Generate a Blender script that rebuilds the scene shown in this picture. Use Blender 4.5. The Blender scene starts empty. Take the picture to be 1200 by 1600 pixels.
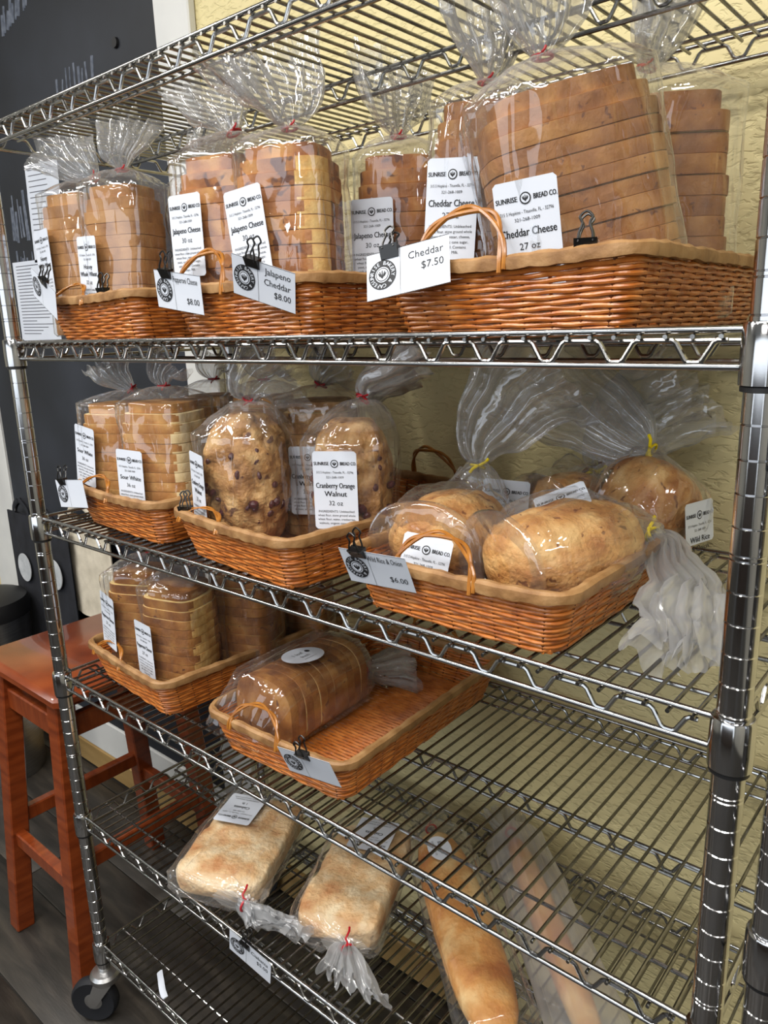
import bpy, math, random
from math import sin, cos, pi, radians as R
from mathutils import Vector as V, Matrix, Euler, noise

S = bpy.context.scene
COL = S.collection
random.seed(7)

# ------------------------------------------------------------------ camera
CAM = V((1.3198, -0.5867, 1.4238))
yaw, pit, roll, fpx = 0.7114, 0.2441, -0.0310, 1174.35
fw = V((-sin(yaw)*cos(pit), cos(yaw)*cos(pit), -sin(pit)))
rt = fw.cross(V((0, 0, 1))).normalized(); up = rt.cross(fw)
r2 = rt*cos(roll) + up*sin(roll); u2 = up*cos(roll) - rt*sin(roll)
cd = bpy.data.cameras.new('camera'); cam = bpy.data.objects.new('camera', cd); COL.objects.link(cam)
m3 = Matrix((r2, u2, -fw)).transposed()
cam.matrix_world = Matrix.Translation(CAM) @ m3.to_4x4()
cd.sensor_fit = 'VERTICAL'; cd.sensor_height = 24.0; cd.lens = fpx/1600*24.0
cd.clip_start = 0.02; cd.clip_end = 50
S.camera = cam

# ------------------------------------------------------------------ world, lights, exposure
w = bpy.data.worlds.new('world'); S.world = w; w.use_nodes = True
w.node_tree.nodes['Background'].inputs[0].default_value = (0.80, 0.90, 1.0, 1)
w.node_tree.nodes['Background'].inputs[1].default_value = 0.30
S.view_settings.view_transform = 'Standard'; S.view_settings.look = 'None'
S.view_settings.gamma = 1; S.view_settings.use_curve_mapping = False
S.view_settings.exposure = -0.66
S.cycles.transparent_max_bounces = 14
S.cycles.max_bounces = 4; S.cycles.diffuse_bounces = 2; S.cycles.glossy_bounces = 3; S.cycles.transmission_bounces = 2
S.cycles.use_adaptive_sampling = True; S.cycles.adaptive_threshold = .045
S.cycles.caustics_reflective = False; S.cycles.caustics_refractive = False

def area(name, loc, size, power, col=(1, .97, .92), rot=(0, 0, 0), shape='RECTANGLE'):
    l = bpy.data.lights.new(name, 'AREA'); l.shape = shape; l.size = size[0]
    if shape == 'RECTANGLE': l.size_y = size[1]
    l.energy = power; l.color = col
    o = bpy.data.objects.new(name, l); COL.objects.link(o); o.location = loc; o.rotation_euler = rot
    return o
# ceiling troffers over the shop floor, and an unseen window light behind the photographer, enlarged for soft fill
LAMPS = [(0.35, -1.15), (1.75, -1.05), (-1.35, -1.25), (0.9, -2.9)]
for (lx, ly) in LAMPS:
    area('ceiling_light_glow', (lx, ly, 2.66), (1.1, .22), 40)
SPARKLE_SPOTS = [(-1.6, -.75), (-.75, -.55), (.05, -.62), (.85, -.55), (1.55, -.70), (2.4, -.9), (-.4, -1.75), (.95, -1.8), (2.0, -1.9)]
for (lx, ly) in SPARKLE_SPOTS:   # unseen small downlights, added for sparkle on the bag film
    area('sparkle_glow', (lx, ly, 2.755), (.11, .11), 9, (1, .96, .90), shape='DISK')
area('window_fill_glow', (0.3, -3.93, 1.5), (5.0, 2.1), 105, (.86, .93, 1.0), (R(90), 0, 0))

# ------------------------------------------------------------------ helpers
def lin(c):
    return tuple(((x/255)/12.92 if x/255 <= .04045 else ((x/255+.055)/1.055)**2.4) for x in c) + (1,)

class MB:
    def __init__(s): s.v = []; s.f = []; s.m = []
    def add(s, vs, fs, mi=0):
        o = len(s.v); s.v += [tuple(p) for p in vs]; s.f += [tuple(i+o for i in f) for f in fs]; s.m += [mi]*len(fs)
    def box(s, x0, x1, y0, y1, z0, z1, b=0, mi=0):
        if b <= 0:
            s.add([(x, y, z) for z in (z0, z1) for (x, y) in ((x0, y0), (x1, y0), (x1, y1), (x0, y1))],
                  [(3, 2, 1, 0), (4, 5, 6, 7), (0, 1, 5, 4), (1, 2, 6, 5), (2, 3, 7, 6), (3, 0, 4, 7)], mi); return
        rings = []
        for z, k in ((z0, b), (z0+b, 0), (z1-b, 0), (z1, b)):
            a0, a1, c0, c1 = x0+k, x1-k, y0+k, y1-k
            rings.append([(a0+b, c0, z), (a1-b, c0, z), (a1, c0+b, z), (a1, c1-b, z), (a1-b, c1, z), (a0+b, c1, z), (a0, c1-b, z), (a0, c0+b, z)])
        vs = [p for r in rings for p in r]; fs = [tuple(range(7, -1, -1)), tuple(range(24, 32))]
        for k in range(3):
            for i in range(8):
                j = (i+1) % 8; fs.append((k*8+i, k*8+j, k*8+8+j, k*8+8+i))
        s.add(vs, fs, mi)
    def tube(s, pts, r, n=8, closed=False, cap=True, mi=0, flat=1.0, upv=None):
        pts = [V(p) for p in pts]; N = len(pts); vs = []; fs = []
        prev = None
        for i, p in enumerate(pts):
            a = pts[(i-1) % N] if (closed or i > 0) else p
            b = pts[(i+1) % N] if (closed or i < N-1) else p
            t = (b-a)
            t = t.normalized() if t.length > 1e-9 else V((0, 0, 1))
            if upv is not None: ref = V(upv)
            elif prev is not None: ref = prev
            else: ref = V((0, 0, 1)) if abs(t.z) < .9 else V((1, 0, 0))
            x = ref - t*ref.dot(t)
            x = x.normalized() if x.length > 1e-6 else t.orthogonal().normalized()
            prev = x; y = t.cross(x)
            rr = r[i] if isinstance(r, (list, tuple)) else r
            for k in range(n):
                an = 2*pi*k/n
                vs.append(p + x*cos(an)*rr + y*sin(an)*rr*flat)
        M = N if closed else N-1
        for i in range(M):
            for k in range(n):
                i2 = (i+1) % N; k2 = (k+1) % n
                fs.append((i*n+k, i*n+k2, i2*n+k2, i2*n+k))
        if cap and not closed:
            fs.append(tuple(range(n-1, -1, -1))); fs.append(tuple((N-1)*n+k for k in range(n)))
        s.add(vs, fs, mi)
    def lathe(s, prof, n=24, cx=0, cy=0, mi=0, capb=True, capt=True):
        vs = []; fs = []
        for (r, z) in prof:
            for k in range(n): vs.append((cx+r*cos(2*pi*k/n), cy+r*sin(2*pi*k/n), z))
        for i in range(len(prof)-1):
            for k in range(n):
                k2 = (k+1) % n; fs.append((i*n+k, i*n+k2, (i+1)*n+k2, (i+1)*n+k))
        if capb: fs.append(tuple(range(n-1, -1, -1)))
        if capt: fs.append(tuple((len(prof)-1)*n+k for k in range(n)))
        s.add(vs, fs, mi)
    def poly(s, pts, z0, z1, mi=0):
        n = len(pts)
        s.add([(p[0], p[1], z0) for p in pts]+[(p[0], p[1], z1) for p in pts],
              [tuple(range(n-1, -1, -1)), tuple(range(n, 2*n))]+[(i, (i+1) % n, n+(i+1) % n, n+i) for i in range(n)], mi)
    def mesh(s, name, mats, smooth=True):
        me = bpy.data.meshes.new(name); me.from_pydata(s.v, [], s.f)
        for m in (mats if isinstance(mats, (list, tuple)) else [mats]): me.materials.append(m)
        if len(set(s.m)) > 1: me.polygons.foreach_set('material_index', s.m)
        if smooth:
            me.polygons.foreach_set('use_smooth', [True]*len(s.f))
            me.update()
            try: me.set_sharp_from_angle(angle=R(38))
            except Exception: pass
        me.update()
        return me
    def build(s, name, mats, parent=None, smooth=True, loc=None, rot=None):
        return place(name, s.mesh(name, mats, smooth), parent, loc, rot)

def place(name, me, parent=None, loc=None, rot=None):
    o = bpy.data.objects.new(name, me); COL.objects.link(o)
    if parent is not None: o.parent = parent
    if loc is not None: o.location = loc
    if rot is not None: o.rotation_euler = rot
    return o
def empty(name, loc, rot=(0, 0, 0)):
    o = place(name, None, None, loc, rot); o.empty_display_size = .05; return o
def tag(o, label, cat, group=None):
    o['label'] = label; o['category'] = cat
    if group: o['group'] = group
    return o
def struct(o): o['kind'] = 'structure'; return o
def copy_tree(o, parent=None):
    c = o.copy(); COL.objects.link(c)
    if parent is not None: c.parent = parent
    for ch in list(o.children): copy_tree(ch, c)
    return c
def catmull(pts, n):
    P = [V(p) for p in pts]; P = [P[0]*2-P[1]]+P+[P[-1]*2-P[-2]]; out = []
    for i in range(1, len(P)-2):
        for k in range(n):
            t = k/n
            out.append(.5*((2*P[i])+(P[i+1]-P[i-1])*t+(2*P[i-1]-5*P[i]+4*P[i+1]-P[i+2])*t*t+(3*P[i]-P[i-1]-3*P[i+1]+P[i+2])*t**3))
    out.append(P[-2]); return out

# ------------------------------------------------------------------ materials
def mat(name, base, rough=.5, metal=0, spec=.5, coat=0):
    m = bpy.data.materials.new(name); m.use_nodes = True
    b = m.node_tree.nodes['Principled BSDF']
    b.inputs['Base Color'].default_value = base; b.inputs['Roughness'].default_value = rough
    b.inputs['Metallic'].default_value = metal; b.inputs['Specular IOR Level'].default_value = spec
    b.inputs['Coat Weight'].default_value = coat
    return m
def N(m, t, **k):
    n = m.node_tree.nodes.new(t)
    for a, b in k.items():
        if a.startswith('i_'): n.inputs[a[2:].replace('_', ' ')].default_value = b
        else: setattr(n, a, b)
    return n
def L(m, a, ao, b, bi): m.node_tree.links.new(a.outputs[ao], b.inputs[bi])
def noisy(name, cols, scale=20, rough=.5, bump=0, bscale=None, metal=0, detail=5, spec=.5, stretch=None, rrange=None, dist=0.0, pos=None, coord='Object', coat=0, rnd=False):
    """base colour from a noise-driven ramp, optional bump"""
    m = mat(name, cols[0], rough, metal, spec, coat); bs = m.node_tree.nodes['Principled BSDF']
    tc = N(m, 'ShaderNodeTexCoord'); mp = N(m, 'ShaderNodeMapping')
    if stretch: mp.inputs['Scale'].default_value = stretch
    if rnd:
        oi = N(m, 'ShaderNodeObjectInfo'); va = N(m, 'ShaderNodeVectorMath', operation='MULTIPLY_ADD'); va.inputs[1].default_value = (3.1, 5.3, 7.7)
        L(m, oi, 'Random', va, 0); L(m, tc, coord, va, 2); L(m, va, 'Vector', mp, 'Vector')
    else: L(m, tc, coord, mp, 'Vector')
    nz = N(m, 'ShaderNodeTexNoise', i_Scale=scale, i_Detail=detail, i_Distortion=dist); L(m, mp, 'Vector', nz, 'Vector')
    rp = N(m, 'ShaderNodeValToRGB'); e = rp.color_ramp.elements
    k = len(cols)
    ps = pos or [.3+.4*i/(k-1) for i in range(k)]
    e[0].position = ps[0]; e[0].color = cols[0]; e[1].position = ps[-1]; e[1].color = cols[-1]
    for i in range(1, k-1):
        q = e.new(ps[i]); q.color = cols[i]
    L(m, nz, 'Fac', rp, 'Fac'); L(m, rp, 'Color', bs, 'Base Color')
    if bump:
        n2 = N(m, 'ShaderNodeTexNoise', i_Scale=bscale or scale*2, i_Detail=4.0); L(m, mp, 'Vector', n2, 'Vector')
        bp = N(m, 'ShaderNodeBump', i_Strength=bump, i_Distance=.004); L(m, n2, 'Fac', bp, 'Height'); L(m, bp, 'Normal', bs, 'Normal')
    return m

M = {}
M['chrome'] = noisy('chrome', [(.36, .36, .36, 1), (.48, .48, .48, 1)], 30, .2, metal=1)
M['chrome_dim'] = noisy('dull_chrome', [(.24, .24, .23, 1), (.36, .36, .35, 1)], 30, .25, metal=1)
M['chrome_rod'] = noisy('dark_chrome', [(.16, .155, .15, 1), (.30, .295, .28, 1)], 40, .24, metal=1)  # darker base colour than the frame chrome, used on the shelf rods
M['chrome_post'] = noisy('chrome_post', [(.46, .46, .47, 1), (.60, .60, .61, 1)], 14, .13, metal=1)
M['black_plastic'] = mat('black_plastic', lin((18, 18, 20)), .5)
M['black_metal'] = mat('black_metal', lin((14, 14, 15)), .3, 0, .6)
M['rubber'] = mat('rubber', lin((22, 24, 30)), .7)
M['zinc'] = mat('zinc', (.55, .55, .55, 1), .35, 1)
M['wicker'] = noisy('wicker', [lin((160, 84, 30)), lin((188, 108, 44)), lin((208, 130, 62))], 55, .28, .15, 200, spec=.6)
M['wicker_dark'] = noisy('wicker_dark', [lin((84, 38, 12)), lin((120, 58, 20))], 60, .5)
M['rim'] = noisy('rim_band', [lin((128, 90, 52)), lin((156, 116, 72)), lin((174, 136, 92))], 40, .55, .3, 120)
M['gold'] = noisy('handle_wicker', [lin((134, 78, 22)), lin((178, 116, 44))], 60, .25, spec=.7)
M['paper'] = noisy('paper', [lin((206, 212, 224)), lin((216, 221, 231))], 8, .55)
M['ink'] = mat('ink', lin((24, 25, 30)), .6)
M['inkgrey'] = mat('ink_grey', lin((90, 92, 100)), .6)
M['red_tie'] = mat('red_tie', lin((178, 12, 30)), .4)
M['yellow_tie'] = mat('yellow_tie', lin((250, 222, 10)), .4)
M['stool'] = noisy('stool_wood', [lin((104, 42, 15)), lin((128, 56, 22)), lin((142, 68, 30))], 10, .3, stretch=(1, 1, 6), coat=.3)
M['chalkboard'] = noisy('chalkboard_paint', [lin((22, 25, 31)), lin((34, 38, 46)), lin((52, 56, 66))], 3.0, .6, pos=[.3, .55, .85])
M['chalk'] = noisy('chalk', [lin((70, 77, 90)), lin((112, 118, 130))], 60, .9)
M['white_trim'] = noisy('white_trim', [lin((206, 206, 204)), lin((226, 226, 222))], 5, .5)
M['tan_base'] = noisy('tan_baseboard', [lin((150, 120, 72)), lin((184, 152, 100))], 6, .5, stretch=(.5, 4, 4))
M['canvas'] = noisy('canvas', [lin((196, 186, 166)), lin((222, 212, 192))], 30, .9, .3, 400)
M['black_canvas'] = noisy('black_canvas', [lin((20, 22, 28)), lin((34, 36, 44))], 20, .9, .3, 400)
M['white_print'] = noisy('white_print', [lin((170, 174, 178)), lin((206, 208, 210))], 30, .8)
M['steel'] = noisy('brushed_steel', [(.30, .30, .30, 1), (.42, .42, .42, 1)], 20, .35, metal=1, stretch=(1, 1, 20))
M['floor'] = noisy('floor_grout', [lin((38, 36, 34)), lin((50, 47, 44))], 6, .6)
M['plank'] = noisy('vinyl_plank', [lin((38, 36, 33)), lin((52, 48, 44)), lin((70, 64, 57))], 5, .42, .1, 30, stretch=(1, 7, 1), dist=.6, coord='Object')
M['room_wall'] = noisy('room_wall', [lin((158, 156, 148)), lin((178, 176, 166))], 3, .8)
M['ceil'] = noisy('ceiling_paint', [lin((96, 94, 90)), lin((112, 110, 104))], 3, .9)
M['counter'] = noisy('counter_dark', [lin((40, 32, 28)), lin((58, 46, 38))], 6, .5)

def wall_mat():
    m = mat('yellow_plaster', lin((222, 205, 140)), .62); b = m.node_tree.nodes['Principled BSDF']
    tc = N(m, 'ShaderNodeTexCoord'); mp = N(m, 'ShaderNodeMapping'); mp.inputs['Scale'].default_value = (.45, 1, 1.0); L(m, tc, 'Object', mp, 'Vector')
    n1 = N(m, 'ShaderNodeTexNoise', i_Scale=2.0, i_Detail=3.0); L(m, tc, 'Object', n1, 'Vector')
    rp = N(m, 'ShaderNodeValToRGB'); rp.color_ramp.elements[0].color = lin((218, 202, 146)); rp.color_ramp.elements[1].color = lin((232, 218, 168))
    L(m, n1, 'Fac', rp, 'Fac'); L(m, rp, 'Color', b, 'Base Color')
    n2 = N(m, 'ShaderNodeTexNoise', i_Scale=110.0, i_Detail=3.0, i_Distortion=.6); L(m, mp, 'Vector', n2, 'Vector')
    r2_ = N(m, 'ShaderNodeValToRGB'); r2_.color_ramp.elements[0].position = .36; r2_.color_ramp.elements[1].position = .50
    L(m, n2, 'Fac', r2_, 'Fac')
    bp = N(m, 'ShaderNodeBump', i_Strength=.55, i_Distance=.003); L(m, r2_, 'Color', bp, 'Height'); L(m, bp, 'Normal', b, 'Normal')
    return m
M['wall'] = wall_mat()

def film_mat(name, haze=.06, gloss=1.0, tint=(.97, .975, .98, 1), bump=.35, rough=.07):
    m = bpy.data.materials.new(name); m.use_nodes = True; nt = m.node_tree; nt.nodes.clear()
    out = N(m, 'ShaderNodeOutputMaterial')
    tr = N(m, 'ShaderNodeBsdfTransparent'); tr.inputs[0].default_value = tint
    gl = N(m, 'ShaderNodeBsdfAnisotropic'); gl.inputs['Roughness'].default_value = rough; gl.inputs[0].default_value = (.95, .96, 1, 1)
    df = N(m, 'ShaderNodeBsdfDiffuse'); df.inputs[0].default_value = (.95, .96, .98, 1)
    tl = N(m, 'ShaderNodeBsdfTranslucent'); tl.inputs[0].default_value = (.95, .96, .98, 1)
    mh = N(m, 'ShaderNodeMixShader'); mh.inputs[0].default_value = .5; L(m, df, 0, mh, 1); L(m, tl, 0, mh, 2)
    tc = N(m, 'ShaderNodeTexCoord'); mp = N(m, 'ShaderNodeMapping'); mp.inputs['Scale'].default_value = (1, 1, .35); L(m, tc, 'Object', mp, 'Vector')
    nz = N(m, 'ShaderNodeTexNoise', i_Scale=30.0, i_Detail=1.0, i_Distortion=1.0); L(m, mp, 'Vector', nz, 'Vector')
    bp = N(m, 'ShaderNodeBump', i_Strength=bump, i_Distance=.006); L(m, nz, 'Fac', bp, 'Height'); L(m, bp, 'Normal', gl, 'Normal')
    lw = N(m, 'ShaderNodeLayerWeight', i_Blend=.5)
    pw = N(m, 'ShaderNodeMath', operation='POWER'); pw.inputs[1].default_value = 4.0; L(m, lw, 'Facing', pw, 0)
    fm = N(m, 'ShaderNodeMath', operation='MULTIPLY_ADD'); fm.inputs[1].default_value = .42*gloss; fm.inputs[2].default_value = .042*gloss; fm.use_clamp = True; L(m, pw, 'Value', fm, 0)
    hz = N(m, 'ShaderNodeMath', operation='MULTIPLY_ADD'); hz.inputs[1].default_value = .10+haze*1.6; hz.inputs[2].default_value = haze; hz.use_clamp = True
    L(m, pw, 'Value', hz, 0)
    m1 = N(m, 'ShaderNodeMixShader'); L(m, hz, 'Value', m1, 0); L(m, tr, 0, m1, 1); L(m, mh, 0, m1, 2)
    m2 = N(m, 'ShaderNodeMixShader'); L(m, fm, 'Value', m2, 0); L(m, m1, 0, m2, 1); L(m, gl, 0, m2, 2)
    L(m, m2, 0, out, 'Surface')
    return m
M['film'] = film_mat('clear_film', .032, 2.0, (.99, .99, .99, 1), bump=.8, rough=.06)
M['film_mid'] = film_mat('gathered_film', .11, 1.7, (.99, .99, .99, 1), bump=.8, rough=.07)
M['film_tail'] = film_mat('crumpled_film', .24, 2.2, (.99, .99, .99, 1), bump=.6, rough=.09)
M['film_dense'] = film_mat('bunched_film', .32, 2.2, (.99, .99, .99, 1), bump=.6, rough=.09)
M['film_paper'] = film_mat('cloudy_film', .26, .7, (.93, .91, .88, 1), .3, .2)

def crust(name, dark, mid, light, spots=None, scale=26, bump=.35):
    m = noisy(name, [dark, mid, light], scale, .6, bump, 140, detail=8, pos=[.32, .5, .68], rnd=True)
    if spots:
        b = m.node_tree.nodes['Principled BSDF']; src = b.inputs['Base Color'].links[0].from_socket
        tc = N(m, 'ShaderNodeTexCoord'); vo = N(m, 'ShaderNodeTexNoise', i_Scale=spots[1], i_Detail=2.0, i_Distortion=.5); L(m, [n for n in m.node_tree.nodes if n.type == 'MAPPING'][0], 'Vector', vo, 'Vector')
        rp = N(m, 'ShaderNodeValToRGB'); rp.color_ramp.elements[0].position = spots[2]; rp.color_ramp.elements[0].color = (0, 0, 0, 1)
        rp.color_ramp.elements[1].position = spots[2]+.05; rp.color_ramp.elements[1].color = (.85, .85, .85, 1); L(m, vo, 'Fac', rp, 'Fac')
        mx = N(m, 'ShaderNodeMixRGB'); L(m, rp, 'Color', mx, 0); m.node_tree.links.new(src, mx.inputs[1]); mx.inputs[2].default_value = spots[0]
        L(m, mx, 0, b, 'Base Color')
    return m
M['c_wheat'] = crust('crust_wheat', lin((136, 88, 42)), lin((168, 118, 64)), lin((188, 140, 86)))
M['c_jalapeno'] = crust('crust_jalapeno', lin((128, 72, 28)), lin((168, 106, 48)), lin((200, 146, 80)), (lin((80, 36, 20)), 44, .60))
M['c_cheddar'] = crust('crust_cheddar', lin((122, 72, 28)), lin((152, 98, 44)), lin((176, 124, 64)), (lin((96, 50, 22)), 110, .66))
M['c_white'] = crust('crust_white', lin((152, 94, 38)), lin((182, 126, 64)), lin((206, 158, 92)))
M['c_pepperoni'] = crust('crust_pepperoni', lin((110, 62, 22)), lin((146, 92, 38)), lin((174, 122, 58)), (lin((84, 38, 22)), 52, .66))
M['c_cranberry'] = crust('crust_cranberry', lin((134, 88, 42)), lin((180, 132, 76)), lin((212, 172, 116)), (lin((70, 24, 30)), 46, .65), 42, .9)
M['c_round'] = crust('crust_round', lin((164, 102, 48)), lin((196, 142, 80)), lin((222, 180, 120)), (lin((110, 58, 28)), 85, .65), 30, .8)
M['c_ciabatta'] = crust('crust_ciabatta', lin((196, 136, 84)), lin((222, 182, 132)), lin((238, 216, 178)), None, 26, .9)
M['c_baguette'] = crust('crust_baguette', lin((166, 94, 38)), lin((202, 142, 74)), lin((230, 194, 136)), None, 16, .6)
M['crumb'] = noisy('crumb', [lin((214, 172, 100)), lin((236, 204, 136)), lin((244, 222, 164))], 60, .85, .6, 160)
M['crumb_white'] = noisy('crumb_white', [lin((222, 196, 140)), lin((240, 222, 176))], 60, .85, .6, 160)
M['pale_crumb'] = noisy('pale_side_crust', [lin((178, 122, 58)), lin((208, 158, 84)), lin((230, 194, 122))], 45, .75, .6, 120)
M['pale_crumb_white'] = noisy('pale_side_crust_white', [lin((220, 184, 124)), lin((238, 212, 160)), lin((244, 228, 190))], 40, .75, .5, 120)
M['berry'] = mat('berry', lin((70, 24, 32)), .4)

# ------------------------------------------------------------------ text
_tc = {}
def text_mesh(s):
    if s in _tc: return _tc[s]
    c = bpy.data.curves.new('txt', 'FONT'); c.body = s; c.size = 1; c.resolution_u = 2; c.align_x = 'LEFT'
    o = bpy.data.objects.new('txt', c); COL.objects.link(o)
    me = bpy.data.meshes.new_from_object(o)
    bpy.data.objects.remove(o); bpy.data.curves.remove(c)
    vs = [v.co.copy() for v in me.vertices]; fs = [tuple(p.vertices) for p in me.polygons]
    bpy.data.meshes.remove(me)
    if not vs: vs = [V((0, 0, 0))]
    x0 = min(v.x for v in vs); x1 = max(v.x for v in vs)
    _tc[s] = (vs, fs, x0, x1); return _tc[s]
def put_text(mb, s, x, y, size, width=None, align='c', z=0, bold=0.0, mi=0, rot=0.0):
    """text with cap height about 0.7*size; width squeezes it to fit"""
    vs, fs, x0, x1 = text_mesh(s); w = (x1-x0)*size; sx = size
    if width and w > width: sx = size*width/w; w = width
    ox = x-w/2 if align == 'c' else (x-w if align == 'r' else x)
    ca, sa = cos(rot), sin(rot)
    reps = [0] if not bold else [-bold, bold]
    for bx in reps:
        P = []
        for v in vs:
            px, py = ox+(v.x-x0)*sx+bx-x, v.y*size
            P.append((x+px*ca-py*sa, y+px*sa+py*ca, z))
        mb.add(P, fs, mi)
def disc(mb, x, y, r, z, n=24, mi=0, sx=1.0):
    mb.add([(x+sx*r*cos(2*pi*k/n), y+r*sin(2*pi*k/n), z) for k in range(n)], [tuple(range(n))], mi)
def wheat(mb, x, y, s, z, mi):
    for k, (dx, an) in enumerate(((0, 0), (-.19, .28), (.19, -.28), (-.34, .45), (.34, -.45))):
        h = 1.05-.22*(k > 0)-.28*(k > 2)
        pts = []
        for q in range(8):
            a = 2*pi*q/8; px, py = .085*cos(a), h*.5*sin(a)
            pts.append((x+s*(dx+px*cos(an)-py*sin(an)), y+s*(px*sin(an)+py*cos(an)+.0), z))
        mb.add(pts, [tuple(range(8))], mi)
_lm = {}
def lettering(kind, w, h):
    key = (kind, w, h)
    if key in _lm: return _lm[key]
    mb = MB(); z = .0004; top = h/2
    disc(mb, 0, top-.016, .0052, z, mi=0); disc(mb, 0, top-.016, .0040, z+.0001, mi=1); wheat(mb, 0, top-.016, .0062, z+.0002, 0)
    put_text(mb, 'SUNRISE', -.0075, top-.0178, .0062, w*.34, 'r', z, .0002)
    put_text(mb, 'BREAD CO.', .0075, top-.0178, .0062, w*.36, 'l', z, .0002)
    put_text(mb, '315 S Hopkins - Titusville, FL - 32796', 0, top-.0285, .0042, w*.84, 'c', z)
    put_text(mb, '321-268-1009', 0, top-.0348, .0042, w*.4, 'c', z)
    name, wt, ing = kind
    y = top-.0475
    for ln in name:
        put_text(mb, ln, 0, y, .0098, w*.88, 'c', z, .0002); y -= .0108
    if wt: put_text(mb, wt, 0, y-.001, .0085, w*.4, 'c', z); y -= .0105
    for ln in ing:
        if y < -h/2+.003: break
        put_text(mb, ln, 0, y, .0042, w*.86, 'c', z); y -= .0052
    _lm[key] = mb.mesh('lettering', [M['ink'], M['paper']], False); return _lm[key]
_lb = {}
def label_mesh(w, h, k=1.2, rnd=.003):
    key = (w, h, k)
    if key in _lb: return _lb[key]
    mb = MB(); nx = 8
    # gently bowed sheet with rounded corners and real thickness
    for zt in (0, -.0003):
        vs = []; fs = []
        for j, (yy, ins) in enumerate(((-h/2, rnd), (-h/2+rnd, 0), (h/2-rnd, 0), (h/2, rnd))):
            for i in range(nx+1):
                x = -w/2+ins+(w-2*ins)*i/nx; vs.append((x, yy, zt))
        for j in range(3):
            for i in range(nx):
                q = (j*(nx+1)+i, j*(nx+1)+i+1, (j+1)*(nx+1)+i+1, (j+1)*(nx+1)+i); fs.append(q if zt == 0 else q[::-1])
        mb.add(vs, fs)
    _lb[key] = mb.mesh('label', M['paper'], False); return _lb[key]
ING = ['INGREDIENTS: Unbleached', 'wheat flour, stone ground whole', 'wheat flour, water, cheese,', 'yeast, organic cane sugar,', 'salt, olive oil. Contains', 'Wheat, Milk.']
INGC = ['INGREDIENTS: Unbleached', 'wheat flour, stone ground whole', 'wheat flour, water, cranberries,', 'walnuts, organic cane sugar,', 'orange, zest, salt, olive oil.', 'Contains Wheat, tree nuts.']
K_HONEY = (('Honey', 'Whole Wheat'), '32 oz', tuple(ING))
K_JAL = (('Jalapeno Cheese',), '30 oz', tuple(ING))
K_CHED = (('Cheddar Cheese',), '27 oz', tuple(ING))
K_SOUR = (('Sour White',), '36 oz', tuple(ING))
K_CRAN = (('Cranberry Orange', 'Walnut'), '32 oz', tuple(INGC))
K_PEP = (('Pepperoni Cheese',), '27 oz', tuple(ING))
K_RICE = (('Wild Rice', '& Onion'), '24 oz', tuple(ING[:4]))
K_CIA = (('Ciabatta',), '1 lb', tuple(ING))

def add_label(parent, kind, pos, normal, roll=0.0, w=.058, h=.102, upv=(0, 0, 1)):
    n = V(normal).normalized(); u = V(upv); u = (u-n*u.dot(n)).normalized(); x = u.cross(n)
    m = Matrix((x, u, n)).transposed() @ Matrix.Rotation(roll, 3, 'Z')
    o = place('label', label_mesh(w, h), parent); o.matrix_local = Matrix.Translation(V(pos)+n*.0012) @ m.to_4x4()
    place('lettering', lettering(kind, w, h), o)
    return o

# ------------------------------------------------------------------ setting
WY = 0.50
mb = MB(); mb.box(-3.0, 3.2, -4.0, WY, -.06, -.006); floor = struct(mb.build('floor', M['floor'], smooth=False))
pm = {}
row = 0; y = -1.0
while y < WY-.02:
    x = -2.2 + (row*.47) % 1.2
    while x < 1.5:
        x1 = min(x+1.2, 1.7)
        k = round(x1-x, 3)
        y1 = min(y+.18, WY-.021)
        if (k, round(y1-y, 3)) not in pm:
            q = MB(); q.box(0, k-.003, 0, y1-y-.003, -.006, 0, .0012); pm[(k, round(y1-y, 3))] = q.mesh('plank', M['plank'])
        o = place('plank', pm[(k, round(y1-y, 3))], floor, (x, y, 0))
        x = x1+.0
        if x1 >= 1.5: break
    y += .18; row += 1
mb = MB(); mb.box(-3.0, 3.2, WY, WY+.1, 0, 2.8); struct(mb.build('wall_back', M['wall'], smooth=False))
mb = MB(); mb.box(-3.1, -3.0, -4.0, WY, 0, 2.8); struct(mb.build('wall_left', M['room_wall'], smooth=False))
mb = MB(); mb.box(3.2, 3.3, -4.0, WY, 0, 2.8); struct(mb.build('wall_right', M['room_wall'], smooth=False))
mb = MB()
mb.box(-3.0, 3.2, -4.1, -4.0, 0, .42); mb.box(-3.0, 3.2, -4.1, -4.0, 2.58, 2.8); mb.box(-3.0, -2.25, -4.1, -4.0, .42, 2.58); mb.box(2.85, 3.2, -4.1, -4.0, .42, 2.58)
struct(mb.build('wall_front', M['room_wall'], smooth=False))
mb = MB(); mb.box(-3.0, 3.2, -4.0, WY, 2.8, 2.9); struct(mb.build('ceiling', M['ceil'], smooth=False))
mb = MB(); mb.box(-3.0, 3.2, WY-.021, WY-.0005, 0, .08, .004); struct(mb.build('baseboard_back', M['tan_base']))
mb = MB(); mb.box(-.202, -.082, WY-.02, WY-.0005, .20, 2.8, .003); struct(mb.build('trim_1', M['white_trim']))
mb = MB(); mb.box(-1.47, -1.27, WY-.02, WY-.0005, .20, 2.8, .003); struct(mb.build('trim_2', M['white_trim']))
mb = MB(); mb.box(-1.47, -.082, WY-.018, WY-.0005, .081, .1985, .003); struct(mb.build('trim_3', M['white_trim']))

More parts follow.
